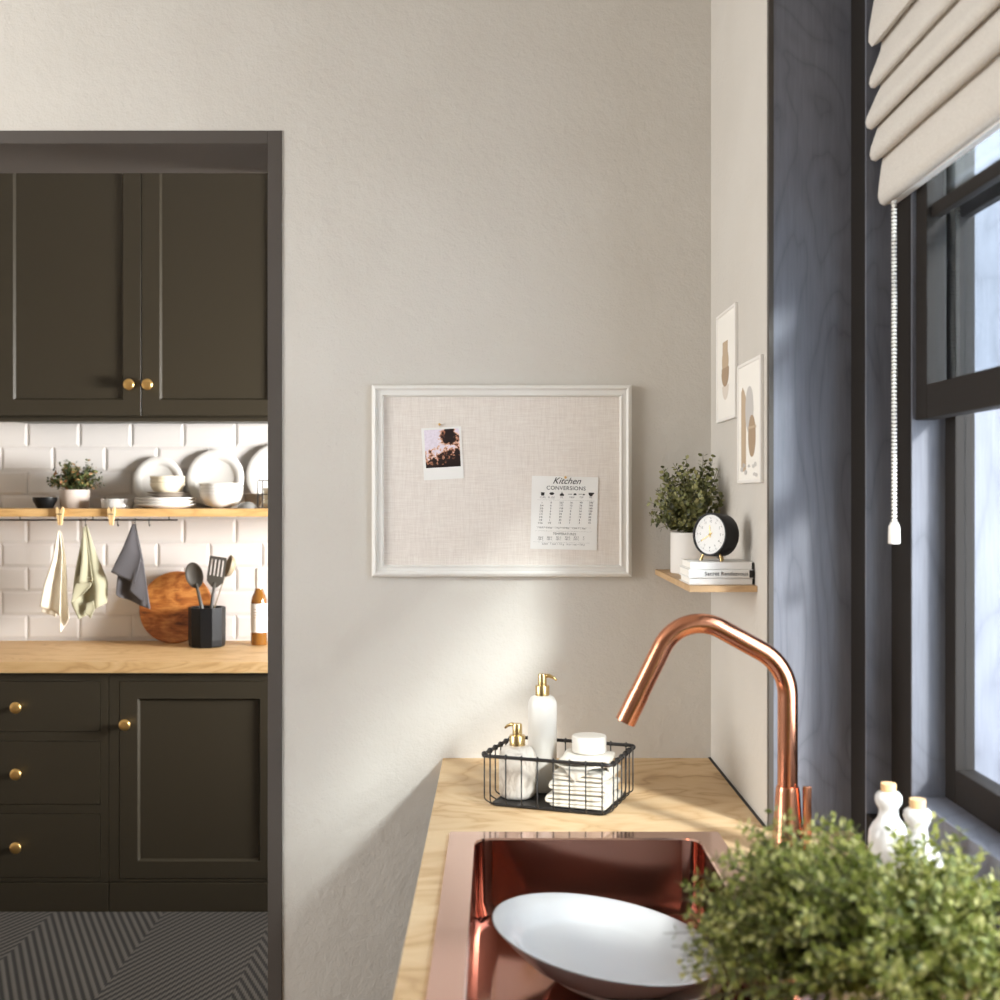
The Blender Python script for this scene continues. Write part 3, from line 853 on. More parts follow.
# draped cloth folded on the diagonal, its sides hanging over the stack
def drape(L, W, h, seed):
    rg = random.Random(seed)
    bm = B(); n = 33
    g = []
    for i in range(n):
        row = []
        for j in range(n):
            u, v = i / (n - 1) * 2 - 1, j / (n - 1) * 2 - 1
            # rotated square: corners hang down over front and right side
            a, b = (u + v) * 0.5, (v - u) * 0.5
            x, y = a * L * 0.76, b * W * 0.72
            ex = max(0, abs(x) - L / 2); ey = max(0, abs(y) - W / 2)
            z = h
            nx = max(-L / 2, min(L / 2, x)); ny = max(-W / 2, min(W / 2, y))
            over = max(ex, ey)
            z -= over * 0.95
            fx = nx + math.copysign(1, x) * ((0.003 + 0.05 * ex) if ex > 0 else 0) + 0.003 * math.sin(9 * v)
            fy = ny + math.copysign(1, y) * ((0.003 + 0.05 * ey) if ey > 0 else 0)
            z += 0.0022 * math.sin(60 * x + 25 * y) * (1 if over == 0 else 0.4)
            row.append(bm.verts.new((fx, fy, z)))
        g.append(row)
    for i in range(n - 1):
        for j in range(n - 1): bm.faces.new((g[i][j], g[i + 1][j], g[i + 1][j + 1], g[i][j + 1]))
    return bm
o = obj('draped_cloth', drape(0.104, 0.118, 0.006, 3), M['napkin'], None, smooth=True, solid=0.004, sub=1)
o.location = (sc_.x, sc_.y, zc); o.rotation_euler = (0, 0, BROT)
tag(o, 'ivory cloth with loose corners draped over the folded stack in the basket', 'cloth', 'folded cloths in the basket')
o = obj('folded_cloth', folded(0.098, 0.100, 2, 0.0055, 31), M['napkin'], None, smooth=True, solid=0.005, sub=1)
o.location = (sc_.x, sc_.y, zc + 0.0105); o.rotation_euler = (0, 0, BROT + 0.12)
tag(o, 'ivory folded cloth topmost in the wire basket, under the white candle', 'cloth', 'folded cloths in the basket')
zc += 0.0105 + 0.0135
CP = bw(0.058, 0.010)
t = thing('pillar_candle', 'short white round candle on top of the ivory cloths', 'candle', (CP.x, CP.y, zc))
obj('wax', lathe(B(), [(0, 0), (0.0325, 0), (0.034, 0.002), (0.034, 0.029), (0.0325, 0.0315), (0.030, 0.032), (0, 0.032)], 40), M['wax'], t, smooth=True, angle=40)

# ------------------------------------------------------------------ memo board
bd = WY - 0.022
x0, x1, zb, zt_ = X(371.5, bd), X(632, bd), Z(577, bd), Z(384.5, bd)
t = thing('memo_board', 'framed beige linen memo board hanging on the back wall', 'board', ((x0 + x1) / 2, WY, zb))
bm = B(); ww = 0.0
steps = [(0.0, 0.0), (0.0, 0.016), (0.003, 0.020), (0.008, 0.022), (0.011, 0.020), (0.0125, 0.0165), (0.0205, 0.0165), (0.022, 0.018), (0.0245, 0.018), (0.0275, 0.010), (0.0275, 0.004)]
L4 = []
for ins, dep in steps:
    L4.append([Vector((x, WY - dep, z)) for x, z in ((x0 + ins, zb + ins), (x1 - ins, zb + ins), (x1 - ins, zt_ - ins), (x0 + ins, zt_ - ins))])
loops(bm, L4, False)
obj('frame', bm, M['board_frame'], t, world=True)
LY = WY - 0.0095
bm = B(); box(bm, (x0 + 0.027, LY, zb + 0.027), (x1 - 0.027, WY - 0.002, zt_ - 0.027)); obj('linen_panel', bm, M['linen'], t, world=True)

def pin(loc, label):
    t = thing('push_pin', label, 'pin', loc, (PI / 2, 0, 0), 'pins on the linen board')
    obj('pin_head', lathe(B(), [(0, 0), (0.0028, 0), (0.0030, 0.001), (0.0018, 0.003), (0.0016, 0.006), (0.0026, 0.0075), (0.0026, 0.009), (0, 0.0095)], 20), M['brass'], t, smooth=True)
# snapshot
pc = P(442.5, 453.3, LY)
t = thing('instant_photo', 'instant photo of dark leaves and pink sky pinned to the board', 'photo', (pc.x, LY, pc.z), (0, math.radians(-3.2), 0))
s_ = LY / F
pw, ph = 19.9 * s_, 26.0 * s_
bm = B(); box(bm, (-pw, -0.0016, -ph), (pw, -0.0004, ph)); obj('card', bm, M['paper'], t)
bm = B(); box(bm, (-17.2 * s_, -0.0018, -14 * s_), (17.6 * s_, -0.0015, 24 * s_)); obj('picture', bm, M['snapshot'], t)
pp = P(439.6, 424.5, LY - 0.001); pin((pp.x, LY - 0.0005, pp.z), 'small brass pin holding the instant photo on the linen board')
# conversion chart
pc = P(564.2, 513, LY)
t = thing('conversion_chart', 'white kitchen conversions chart pinned at the right of the board', 'chart', (pc.x, LY, pc.z), (0, math.radians(1.4), 0))
hw, hz_ = 33.2 * s_, 36.5 * s_
bm = B(); box(bm, (-hw, -0.0016, -hz_), (hw, -0.0004, hz_)); obj('paper_sheet', bm, M['paper'], t)
def cpt(cx, cy):     # zoomed chart crop -> local position
    px = 500 + cx * 0.12; py = 460 + cy * 0.12
    v = P(px, py, LY) - pc
    a = math.radians(-1.4)
    return v.x * math.cos(a) - v.z * -math.sin(a) * -1, v.z + v.x * math.sin(math.radians(1.4))
def txt(bm, s, cx, cy, hpx, **k):
    x, z = cpt(cx, cy)
    text_bm(bm, s, hpx * 0.12 * s_ * 1.38, Matrix.Translation((x, -0.0019, z)) @ RX90, **k)
bm = B(); txt(bm, 'Kitchen', 540, 176, 54, shear=0.45, bold=0.00010); txt(bm, 'CONVERSIONS', 540, 236, 33, bold=0.00008, space=1.08)
obj('title', bm, M['ink'], t)
bm = B()
cols = [(345, ['1', '3/4', '2/3', '1/2', '1/3', '1/4', '1/8', '1/16']), (422, ['8', '6', '5', '4', '3', '2', '1', '1/2']), (508, ['237', '177', '158', '118', '79', '59', '30', '15']),
        (590, ['16', '12', '11', '8', '5', '4', '2', '1']), (671, ['48', '36', '32', '24', '16', '12', '6', '3']), (755, ['240', '180', '160', '120', '80', '60', '30', '15'])]
for cx, vals in cols:
    for k, vv in enumerate(vals): txt(bm, vv, cx - k * 1.0, 356 + k * 24, 15, bold=0.00006, space=1.1)
obj('table_figures', bm, M['ink'], t)
bm = B()
for cx, s in ((350, 'CUPS'), (422, 'FL OZ'), (508, 'ML'), (592, 'TBSP'), (672, 'TSP'), (750, 'ML')): txt(bm, s, cx, 312, 15)
obj('column_headings', bm, M['ink_soft'], t); bm = B(); txt(bm, 'TEMPERATURES', 545, 617, 20)
for cx, a, b in ((348, '250 F', '120 C'), (422, '300 F', '150 C'), (497, '325 F', '160 C'), (572, '350 F', '180 C'), (645, '400 F', '200 C'), (708, 'F', 'C')):
    txt(bm, a, cx, 645, 14); txt(bm, b, cx, 662, 14)
obj('temperature_rows', bm, M['ink_soft'], t); bm = B(); txt(bm, '1 stick = 8 tbsp    1 cup = 16 tbsp    1 pint = 2 cups', 520, 566, 14); obj('footnote', bm, M['ink_soft'], t); bm = B(); txt(bm, 'butter   1 stick = 113 g    flour 1 cup = 120 g', 540, 702, 14)
obj('footnote', bm, M['ink_soft'], t)
bm = B()
for cy, a, b in ((330, 305, 780), (555, 305, 760), (588, 300, 770), (682, 290, 760)):
    xa, za = cpt(a, cy); xb, zb2 = cpt(b, cy); box(bm, (xa, -0.0018, za - 0.00012), (xb, -0.0015, za + 0.00012))
obj('rule_lines', bm, M['ink_soft'], t)
bm = B(); q = 0.12 * s_
def ic(cx, cy, pts):
    x, z = cpt(cx, cy); vs = [bm.verts.new((x + a * q, -0.0019, z + b * q)) for a, b in pts]; bm.faces.new(vs)
ic(348, 283, [(-16, 14), (16, 14), (12, -14), (-12, -14)])
ic(424, 283, [(-22, 4), (-10, 14), (10, 14), (22, 4), (10, -8), (-10, -8)])
ic(508, 285, [(-18, -14), (18, -14), (16, 2), (6, 6), (0, 22), (-6, 6), (-16, 2)])
ic(575, 286, [(-18, 2), (18, 4), (18, -1), (-18, -1)]); ic(617, 286, [(-14, -7), (14, -7), (10, 6), (0, 9), (-10, 6)])
ic(660, 286, [(-14, 2), (14, 4), (14, -1), (-14, -1)]); ic(690, 288, [(-10, -5), (10, -5), (8, 5), (-8, 5)])
ic(750, 286, [(-22, 14), (24, 14), (28, 4), (18, 0), (10, -16), (-8, -16), (-18, -4)])
obj('icons', bm, M['ink'], t)
pp = P(565.5, 477.5, LY - 0.001); pin((pp.x, LY - 0.0005, pp.z), 'small brass pin at the top of the conversions chart')

# ------------------------------------------------------------------ prints on the right wall (local frame: u along +y towards the back, seen from -x)
def wall_print(label, ya, yb, z0, z1):
    t = thing('framed_print', label, 'print', (RX, (ya + yb) / 2, z0), group='prints on the right wall')
    w_ = yb - ya; h_ = z1 - z0; fw = 0.007
    bm = B()
    Ls = []
    for ins, dep in ((0, 0.0005), (0, 0.006), (0.001, 0.007), (fw - .001, 0.007), (fw, 0.006), (fw, 0.003)):
        Ls.append([Vector((-dep, y, z)) for y, z in ((-w_ / 2 + ins, ins), (w_ / 2 - ins, ins), (w_ / 2 - ins, h_ - ins), (-w_ / 2 + ins, h_ - ins))])
    loops(bm, Ls, False); obj('frame', bm, M['matte_white'], t)
    bm = B(); box(bm, (-0.005, -w_ / 2 + fw * .9, fw * .9), (-0.001, w_ / 2 - fw * .9, h_ - fw * .9)); obj('sheet', bm, M['print_paper'], t)
    return t, w_, h_
def shape(t, nm, pts, m, lay):
    bm = B(); vs = [bm.verts.new((-0.0052 - 0.0002 * lay, y, z)) for y, z in pts]; vs2 = [bm.verts.new((-0.005, y, z)) for y, z in pts]
    bm.faces.new(vs)
    n = len(vs)
    for i in range(n): bm.faces.new((vs[i], vs[(i + 1) % n], vs2[(i + 1) % n], vs2[i]))
    obj(nm, bm, m, t)
def ell(cy, cz_, ry, rz_, a0=0, a1=360, n=28): return [(cy + ry * math.cos(math.radians(a0 + (a1 - a0) * k / n)), cz_ + rz_ * math.sin(math.radians(a0 + (a1 - a0) * k / n))) for k in range(n + (0 if a1 - a0 == 360 else 1))]
# picture-right is -y.  u: 0 left (far) .. 1 right (near), v: 0 top .. 1 bottom
t, w_, h_ = wall_print('upper framed abstract print of stacked tan shapes, nearer the corner', 2.457, 2.667, 1.667, 1.903)
def uv(u, v): return (w_ / 2 - u * w_, h_ * (1 - v))
def rect(u0, v0, u1, v1): return [uv(u0, v0), uv(u1, v0), uv(u1, v1), uv(u0, v1)]
def el(u, v, ru, rv, a0=0, a1=360): return ell(uv(u, v)[0], uv(u, v)[1], ru * w_, rv * h_, a0, a1)
shape(t, 'half_disc_motif', el(0.48, 0.68, 0.17, 0.13, 180, 360), M['tan_light'], 1)
shape(t, 'vessel_motif', el(0.47, 0.56, 0.19, 0.13, 180, 360), M['tan_dark'], 3)
shape(t, 'block_motif', rect(0.33, 0.28, 0.60, 0.42), M['tan'], 1)
shape(t, 'round_motif', el(0.47, 0.46, 0.17, 0.12), M['tan'], 2)
shape(t, 'bar_motif', rect(0.30, 0.52, 0.66, 0.57), M['tan_dark'], 4)
t, w_, h_ = wall_print('lower framed abstract print with tall ovals, nearer the window', 2.2195, 2.433, 1.531, 1.769)
shape(t, 'column_motif', [uv(0.16, 0.9), uv(0.37, 0.9), uv(0.37, 0.30), uv(0.30, 0.24), uv(0.22, 0.20), uv(0.16, 0.24)], M['tan'], 1)
shape(t, 'pale_oval_motif', el(0.52, 0.40, 0.17, 0.19), M['grey_print'], 2)
shape(t, 'brown_oval_motif', el(0.63, 0.62, 0.15, 0.17), M['tan_dark'], 3)
shape(t, 'bar_motif', rect(0.48, 0.54, 0.80, 0.56), M['tan'], 4)
rgp = random.Random(4)
for k in range(9):
    u, v = rgp.uniform(0.14, 0.86), rgp.uniform(0.84, 0.95)
    shape(t, 'pebble_motif', el(u, v, rgp.uniform(0.03, 0.06), rgp.uniform(0.012, 0.022)), M['grey_print'], 2 + k % 3)

# ------------------------------------------------------------------ corner shelf
SZ = 1.336
bm = B(); box(bm, (0.363, 2.272, SZ - 0.012), (RX, WY, SZ), 0.0012)
o = obj('corner_shelf', bm, M['light_oak']); tag(o, 'small pale oak shelf in the corner by the back wall', 'shelf')
# books
def book(z, h, xa, xb, ya, yb, label, strip):
    t = thing('book', label, 'book', ((xa + xb) / 2, ya, z), 0, 'white books on the corner shelf')
    cx = (xa + xb) / 2; hw_ = (xb - xa) / 2; dp = yb - ya
    bm = B()
    box(bm, (-hw_, 0.003, 0), (hw_, dp, 0.0016)); box(bm, (-hw_, 0.003, h - 0.0016), (hw_, dp, h)); box(bm, (-hw_, -0.0012, 0.0002), (hw_, 0.0035, h - 0.0002), 0.0022)
    obj('cover', bm, M['paper'], t)
    bm = B(); box(bm, (-hw_ + 0.003, 0.003, 0.0017), (hw_ - 0.003, dp - 0.004, h - 0.0017)); obj('pages', bm, M['print_paper'], t)
    if strip:
        bm = B(); box(bm, (hw_ - strip, -0.0017, 0.001), (hw_ + 0.0004, 0.004, h - 0.001)); obj('black_spine_band', bm, M['black'], t)
    return t
bh = 0.0137
b0 = book(SZ, 0.0130, 0.3665, 0.4895, 2.296, 2.425, 'white book at the bottom of the pile on the corner shelf', 0.003)
b1 = book(SZ + 0.0131, 0.0160, 0.3645, 0.4885, 2.293, 2.425, 'white book titled Secret Rendezvous in the middle of the pile', 0.008)
b2 = book(SZ + 0.0292, 0.0140, 0.3685, 0.4885, 2.297, 2.423, 'white book topmost of the pile, under the black clock', 0.0025)
bm = B(); text_bm(bm, 'Secret Rendezvous', 0.0102, Matrix.Translation((0.010, -0.0017, 0.0082)) @ RX90, bold=0.00012, space=1.05); obj('title_lettering', bm, M['ink'], b1)
# clock
CZ = SZ + 0.0434
ca = P(713, 535.7, 2.338)
t = thing('alarm_clock', 'black round alarm clock with white dial standing on the books', 'clock', (0.4285, 2.352, CZ), math.radians(-50))
R_, dpt, cz0 = 0.0425, 0.044, 0.0505
MR = Matrix.Translation((0, 0, cz0)) @ Matrix.Rotation(math.radians(-4), 4, 'X') @ Matrix.Rotation(PI / 2, 4, 'X')     # lathe axis -> -y
case = obj('case', lathe(B(), [(0, -dpt / 2), (R_ - 0.006, -dpt / 2), (R_ - 0.001, -dpt / 2 + 0.004), (R_, -dpt / 2 + 0.008), (R_, dpt / 2 - 0.002), (R_ - 0.001, dpt / 2), (R_ - 0.0035, dpt / 2), (R_ - 0.0035, dpt / 2 - 0.004), (0, dpt / 2 - 0.004)], 56, M=MR), M['black'], t, smooth=True, angle=35)
obj('dial', lathe(B(), [(0, dpt / 2 - 0.0036), (R_ - 0.004, dpt / 2 - 0.0036)], 48, M=MR), M['dial'], t)
bm = B()
for k in range(60):
    a = 2 * PI * k / 60; big_ = k % 5 == 0
    r0, r1, hwid = (0.0300, 0.0335, 0.0005) if big_ else (0.0322, 0.0335, 0.00022)
    d_ = Vector((math.sin(a), math.cos(a), 0)); s__ = Vector((d_.y, -d_.x, 0))
    vs = [bm.verts.new(MR @ (d_ * r + s__ * sgn * hwid + Vector((0, 0, dpt / 2 - 0.0032)))) for r, sgn in ((r0, -1), (r1, -1), (r1, 1), (r0, 1))]
    bm.faces.new(vs)
for k in range(1, 13):
    a = 2 * PI * k / 12
    text_bm(bm, str(k), 0.0062, MR @ Matrix.Translation((math.sin(a) * 0.0255, math.cos(a) * 0.0255, dpt / 2 - 0.0032)), bold=0.00005)
obj('dial_marks', bm, M['ink_soft'], t)
def hand(nm, ang, L, wd, lay):
    bm = B(); d_ = Vector((math.sin(ang), math.cos(ang), 0)); s__ = Vector((d_.y, -d_.x, 0)); zz = dpt / 2 - 0.0026 + 0.0005 * lay
    vs0 = [MR @ (d_ * r + s__ * sg * wd + Vector((0, 0, zz))) for r, sg in ((-0.006, -1), (L, -0.7), (L, 0.7), (-0.006, 1))]
    vs1 = [MR @ (d_ * r + s__ * sg * wd + Vector((0, 0, zz - 0.0004))) for r, sg in ((-0.006, -1), (L, -0.7), (L, 0.7), (-0.006, 1))]
    A_ = [bm.verts.new(v) for v in vs0]; C_ = [bm.verts.new(v) for v in vs1]
    bm.faces.new(A_); bm.faces.new(list(reversed(C_)))
    for i in range(4): bm.faces.new((A_[i], A_[(i + 1) % 4], C_[(i + 1) % 4], C_[i]))
    obj(nm, bm, M['gold'], t)
hand('hour_hand', math.radians(-8), 0.018, 0.0012, 0); hand('minute_hand', math.radians(238), 0.026, 0.0010, 1)
obj('hand_hub', lathe(B(), [(0, dpt / 2 - 0.0005), (0.0022, dpt / 2 - 0.001), (0.0024, dpt / 2 - 0.003)], 16, M=MR), M['gold'], t, smooth=True)
for sx, yy, ex in ((-1, -0.014, 0.026), (1, -0.014, 0.026), (0, 0.016, 0.0)):
    bm = tube(B(), [(sx * 0.020, yy, 0.0145 if sx else 0.0105), (sx * ex, yy * 1.15, 0.0)], [0.0024, 0.0030], 12); obj('leg', bm, M['gold'], t, smooth=True, angle=40)
# shelf plant
PLC = (0.4325, 2.645, SZ)
t = thing('potted_eucalyptus', 'leafy green plant in a white pot on the corner shelf', 'plant', PLC)
obj('pot', lathe(B(), [(0, 0), (0.050, 0), (0.0515, 0.0015), (0.0515, 0.089), (0.0505, 0.090), (0.047, 0.090), (0.046, 0.078), (0, 0.078)], 48), M['matte_white'], t, smooth=True, angle=40)
obj('soil', lathe(B(), [(0, 0.080), (0.0458, 0.0785)], 32), M['dark_soil'], t)
rg = random.Random(21); st, lv = B(), B(); tg = []
for k in range(26):      # low side shoots
    a_ = rg.uniform(PI * 0.75, PI * 1.9); r_ = rg.uniform(0.070, 0.104)
    p = Vector((PLC[0] + r_ * math.cos(a_), PLC[1] + r_ * 1.05 * math.sin(a_), SZ + rg.uniform(0.095, 0.165)))
    if p.x < 0.484: tg.append(p)
root = Vector((PLC[0], PLC[1], SZ + 0.08))
while len(tg) < 88:
    v = rnd_dir(rg)
    if v.z < 0.02: continue
    rr = rg.uniform(0.72, 1.0)
    p = root + Vector((v.x * 0.112 * rr, v.y * (0.165 if v.y < 0 else 0.09) * rr, 0.020 + v.z ** 0.9 * 0.176 * rr))
    if p.x > 0.484: continue
    tg.append(p)
bush(st, lv, rg, root, tg, (7, 11), 0.0165, 0.0125, 0.0011, 0.22, 1.0, lambda q: q.x < 0.487 and q.y < WY - 0.004, True)
obj('stems', st, M['stem'], t, world=True); obj('foliage', lv, M['leaf_shelf'], t, world=True)

# ------------------------------------------------------------------ roman blind
bdist = 2.06
t = thing('roman_blind', 'beige roman blind with soft folds half drawn in the window', 'blind', (0.66, 1.25, 2.0))
def bp_(px, py): return ((px - 498) * bdist / F, EYE - (py - 494) * bdist / F)
prof = [bp_(884, -60), bp_(882, -45), bp_(880, -10), bp_(874, 0), bp_(869, 30), bp_(868.5, 41), bp_(872, 46), bp_(878, 43), bp_(882, 40), bp_(880.5, 50), bp_(876, 62), bp_(870.5, 76), bp_(869.3, 83), bp_(871, 87), bp_(875, 87.5), bp_(880, 83), bp_(880.5, 86), bp_(875, 98), bp_(867, 116), bp_(865.5, 122), bp_(867.5, 127.5), bp_(872, 129), bp_(877, 125), bp_(878.5, 124), bp_(876, 132),
        bp_(871, 147), bp_(869.8, 154), bp_(871.5, 159), bp_(876, 160.5), bp_(881, 157.5), bp_(883, 157), bp_(881.5, 165), bp_(879, 185), bp_(878, 196), bp_(880, 202.5), bp_(884.5, 205), bp_(889, 203.5), bp_(892.5, 199.5), bp_(893.5, 150), bp_(893.5, 60), bp_(893.5, -60)]
ys = [bdist, bdist - 0.003] + [bdist - 0.003 - (bdist - WF - 0.06) * k / 18 for k in range(1, 19)]
rgb_ = random.Random(2)
bm = B(); rows = []
for y in ys:
    jx = 0.0012 * math.sin(y * 9); rows.append([bm.verts.new((x + jx, y, z + 0.002 * math.sin(y * 5))) for x, z in prof])
for a, b in zip(rows, rows[1:]):
    for k in range(len(prof) - 1): bm.faces.new((a[k], a[k + 1], b[k + 1], b[k]))
bm.faces.new(rows[0]); 
obj('folded_fabric', bm, M['blind'], t, smooth=True, world=True, angle=60)
bm = B(); x_, z_ = bp_(891, 204.5); box(bm, (x_ - 0.006, WF + 0.06, z_ - 0.0015), (x_ + 0.006, bdist - 0.008, z_ + 0.006)); obj('hem_lining', bm, M['lining'], t, world=True)
bm = B(); box(bm, (0.635, WF + 0.06, Z(-58, bdist) - 0.03), (0.680, bdist, 2.605)); obj('head_rail', bm, M['lining'], t, world=True)
# beaded pull cord
cx, cy = X(894.2, 1.985), 1.985
ztop, zbot = Z(200, cy), Z(522, cy)
bm = B()
nb = int((ztop - zbot) / 0.0062)
for k in range(nb):
    z = zbot + (k + 0.5) * (ztop - zbot) / nb
    lathe(bm, [(0, -0.0031), (0.0040, -0.0018), (0.0050, 0), (0.0040, 0.0018), (0, 0.0031)], 8, (cx, cy, z))
cord = obj('bead_cord', bm, M['cord'], t, smooth=True, world=True)
bm = lathe(B(), [(0, 0.0), (0.0055, 0.0), (0.007, -0.003), (0.0092, -0.008), (0.0098, -0.034), (0.009, -0.036), (0, -0.0365)], 24, (cx, cy, zbot))
obj('cord_pull', bm, M['cord'], cord, smooth=True, world=True, angle=45)

# ------------------------------------------------------------------ kitchen beyond the doorway
def knob_bm(c, s=1.0):
    MK = Matrix.Translation(c) @ Matrix.Rotation(PI / 2, 4, 'X')
    return lathe(B(), [(0.006 * s, 0), (0.007 * s, 0.002), (0.0062 * s, 0.010), (0.012 * s, 0.018), (0.0175 * s, 0.024), (0.019 * s, 0.029), (0.0175 * s, 0.0335), (0.010 * s, 0.036), (0, 0.0365)], 32, M=MK)
def panel_door(nm, x0, x1, z0, z1, y, parent, st=0.062, rail=0.06, th=0.02, flat=False):
    bm = B()
    if flat:
        box(bm, (x0, y, z0), (x1, y + th, z1), 0.0015)
    else:
        Ls = []
        for ins_x, ins_z, dy in ((0, 0, th), (0, 0, 0.001), (0.001, 0.001, 0.0), (st, rail, 0.0), (st + 0.002, rail + 0.002, 0.003), (st + 0.007, rail + 0.007, 0.011)):
            Ls.append([Vector((x, y + dy, z)) for x, z in ((x0 + ins_x, z0 + ins_z), (x1 - ins_x, z0 + ins_z), (x1 - ins_x, z1 - ins_z), (x0 + ins_x, z1 - ins_z))])
        loops(bm, Ls, True)
    return obj(nm, bm, M['cab'], parent, world=True)
# upper cabinet
UY = 4.60
ug = X(141.3, UY); uz0 = Z(415.5, UY); dw = 0.56
t = thing('wall_cabinet', 'dark olive double-door wall cabinet above the tiled splashback', 'cabinet', (ug, KB, Z(418.5, UY)))
bm = B(); box(bm, (ug - dw - 0.01, UY + 0.021, Z(418.5, UY)), (ug + dw + 0.01, KB - 0.0085, CEIL - 0.02)); obj('carcass', bm, M['cab'], t, world=True)
for x0, x1, kx in ((ug - dw, ug - 0.0018, 131), (ug + 0.0018, ug + dw, 149.2)):
    d_ = panel_door('door', x0, x1, uz0, CEIL - 0.04, UY, t, 0.068, 0.060)
    kp = P(kx, 385, UY); obj('knob', knob_bm((kp.x, UY + 0.001, kp.z), 1.15), M['brass'], d_, smooth=True, world=True)
bm = B(); box(bm, (ug - dw - .01, UY + 0.004, Z(420.5, UY) - 0.004), (ug + dw + .01, UY + 0.03, Z(418.2, UY))); obj('light_pelmet', bm, M['cab'], t, world=True)
# base units
BY = 4.33; WZ = Z(662, 4.31)
bz0, bz1 = Z(881.6, BY), WZ - 0.040
def face_frame(bm, x0, x1, openings, y):
    # stiles and rails around the inset fronts
    xs0, xs1 = openings[0][0], openings[0][2]
    box(bm, (x0, y, bz0), (xs0, y + 0.02, bz1)); box(bm, (xs1, y, bz0), (x1, y + 0.02, bz1))
    zs = sorted([(o[1], o[3]) for o in openings]); prev = bz0
    for a, b in zs:
        box(bm, (xs0, y, prev), (xs1, y + 0.02, a)); prev = b
    box(bm, (xs0, y, prev), (xs1, y + 0.02, bz1))
xg = X(109, BY)
t = thing('base_cabinet', 'dark olive door cabinet under the oak top, right of the drawers', 'cabinet', (xg + 0.3, KB, 0))
x0, x1 = X(119.8, BY), X(278, BY); zz0, zz1 = Z(878.5, BY), Z(681.5, BY)
xr = x1 + 0.04
bm = B(); face_frame(bm, xg + 0.001, xr, [(x0 - .002, zz0 - .002, x1 + .002, zz1 + .002)], BY); box(bm, (xg + 0.001, BY + 0.024, bz0), (xr, KB - 0.0085, bz1)); obj('carcass', bm, M['cab'], t, world=True)
d_ = panel_door('door', x0, x1, zz0, zz1, BY - 0.001, t, 0.064, 0.062)
kp = P(127, 723.5, BY); obj('knob', knob_bm((kp.x, BY, kp.z), 1.12), M['brass'], d_, smooth=True, world=True)
bm = B(); box(bm, (xg + 0.001, BY + 0.03, 0), (xr, BY + 0.05, bz0)); box(bm, (xg + .001, BY - 0.004, 0.0), (xr, BY + 0.03, bz0 - 0.004), 0.003); obj('plinth', bm, M['cab'], t, world=True)
t2 = thing('drawer_unit', 'dark olive three-drawer cabinet left of the panelled door cabinet', 'cabinet', (xg - 0.3, KB, 0))
xl = xg - 0.66; dx0, dx1 = xl + 0.04, X(100, BY)
ops = [(dx0 - .002, Z(b, BY) - .002, dx1 + .002, Z(a, BY) + .002) for a, b in ((681.5, 731.5), (741.5, 804), (814, 877.5))]
bm = B(); face_frame(bm, xl, xg - 0.001, ops, BY); box(bm, (xl, BY + 0.024, bz0), (xg - 0.001, KB - 0.0085, bz1)); obj('carcass', bm, M['cab'], t2, world=True)
for o_ in ops:
    d_ = panel_door('drawer', o_[0] + .002, o_[2] - .002, o_[1] + .002, o_[3] - .002, BY - 0.0005, t2, flat=True)
    obj('knob', knob_bm(((dx0 + dx1) / 2, BY, (o_[1] + o_[3]) / 2), 1.12), M['brass'], d_, smooth=True, world=True)
bm = B(); box(bm, (xl, BY + 0.03, 0), (xg - .001, BY + 0.05, bz0)); box(bm, (xl, BY - 0.004, 0.0), (xg - .001, BY + 0.03, bz0 - 0.004), 0.003); obj('plinth', bm, M['cab'], t2, world=True)
bm = B(); box(bm, (xl, 4.31, WZ - 0.040), (xr, KB - 0.0085, WZ), 0.002)
o = obj('kitchen_worktop', bm, M['oak']); tag(o, 'oak kitchen worktop on the dark olive cabinets beyond the doorway', 'worktop')
# rug
bm = B(); box(bm, (-2.3, 3.25, 0.0005), (-0.35, BY - 0.012, 0.006), 0.002)
o = obj('woven_rug', bm, M['rug']); tag(o, 'dark woven rug with diagonal line pattern on the kitchen floor', 'rug')
# shelf
SY0, SY1 = 4.66, KB - 0.008
SHZ = Z(508.7, SY0)
bm = B(); box(bm, (-2.35, SY0, SHZ - 0.031), (-0.55, SY1, SHZ), 0.002)
o = obj('wall_shelf', bm, M['shelf_oak']); tag(o, 'long oak wall shelf carrying plates and bowls over the kitchen worktop', 'shelf')
# rail
RYk = 4.735; rz_ = Z(520, RYk)
t = thing('hanging_rail', 'thin black hanging rail below the kitchen wall shelf', 'rail', (-1.6, RYk, rz_))
obj('rod', tube(B(), [(-2.3, RYk, rz_), (X(177.5, RYk), RYk, rz_)], 0.0035, 10), M['iron'], t, smooth=True, world=True, angle=50)
for px in (20, 93, 169):
    obj('bracket', tube(B(), [(X(px, RYk), RYk, rz_), (X(px, RYk), RYk, SHZ - 0.031)], 0.0022, 8), M['iron'], t, world=True)
def s_hook(px, label):
    x = X(px, RYk)
    pts = [(x, RYk + 0.006 * math.cos(a), rz_ + 0.006 * math.sin(a)) for a in [math.radians(q) for q in range(-20, 181, 25)]]
    pts += [(x, RYk - 0.006, rz_ - 0.014)] + [(x, RYk + 0.001 - 0.007 * math.cos(a), rz_ - 0.017 - 0.007 * math.sin(a)) for a in [math.radians(q) for q in range(0, 181, 30)]]
    o = obj('rail_hook', tube(B(), pts, 0.0018, 6), M['iron'], None, smooth=True); tag(o, label, 'hook', 'hooks on the kitchen rail')
s_hook(118, 'empty black hook on the rail just left of the charcoal towel')
s_hook(149.5, 'empty black hook on the rail just right of the charcoal towel')
s_hook(86, 'black rail hook carrying the sage towel')
s_hook(135.3, 'black rail hook carrying the charcoal towel')
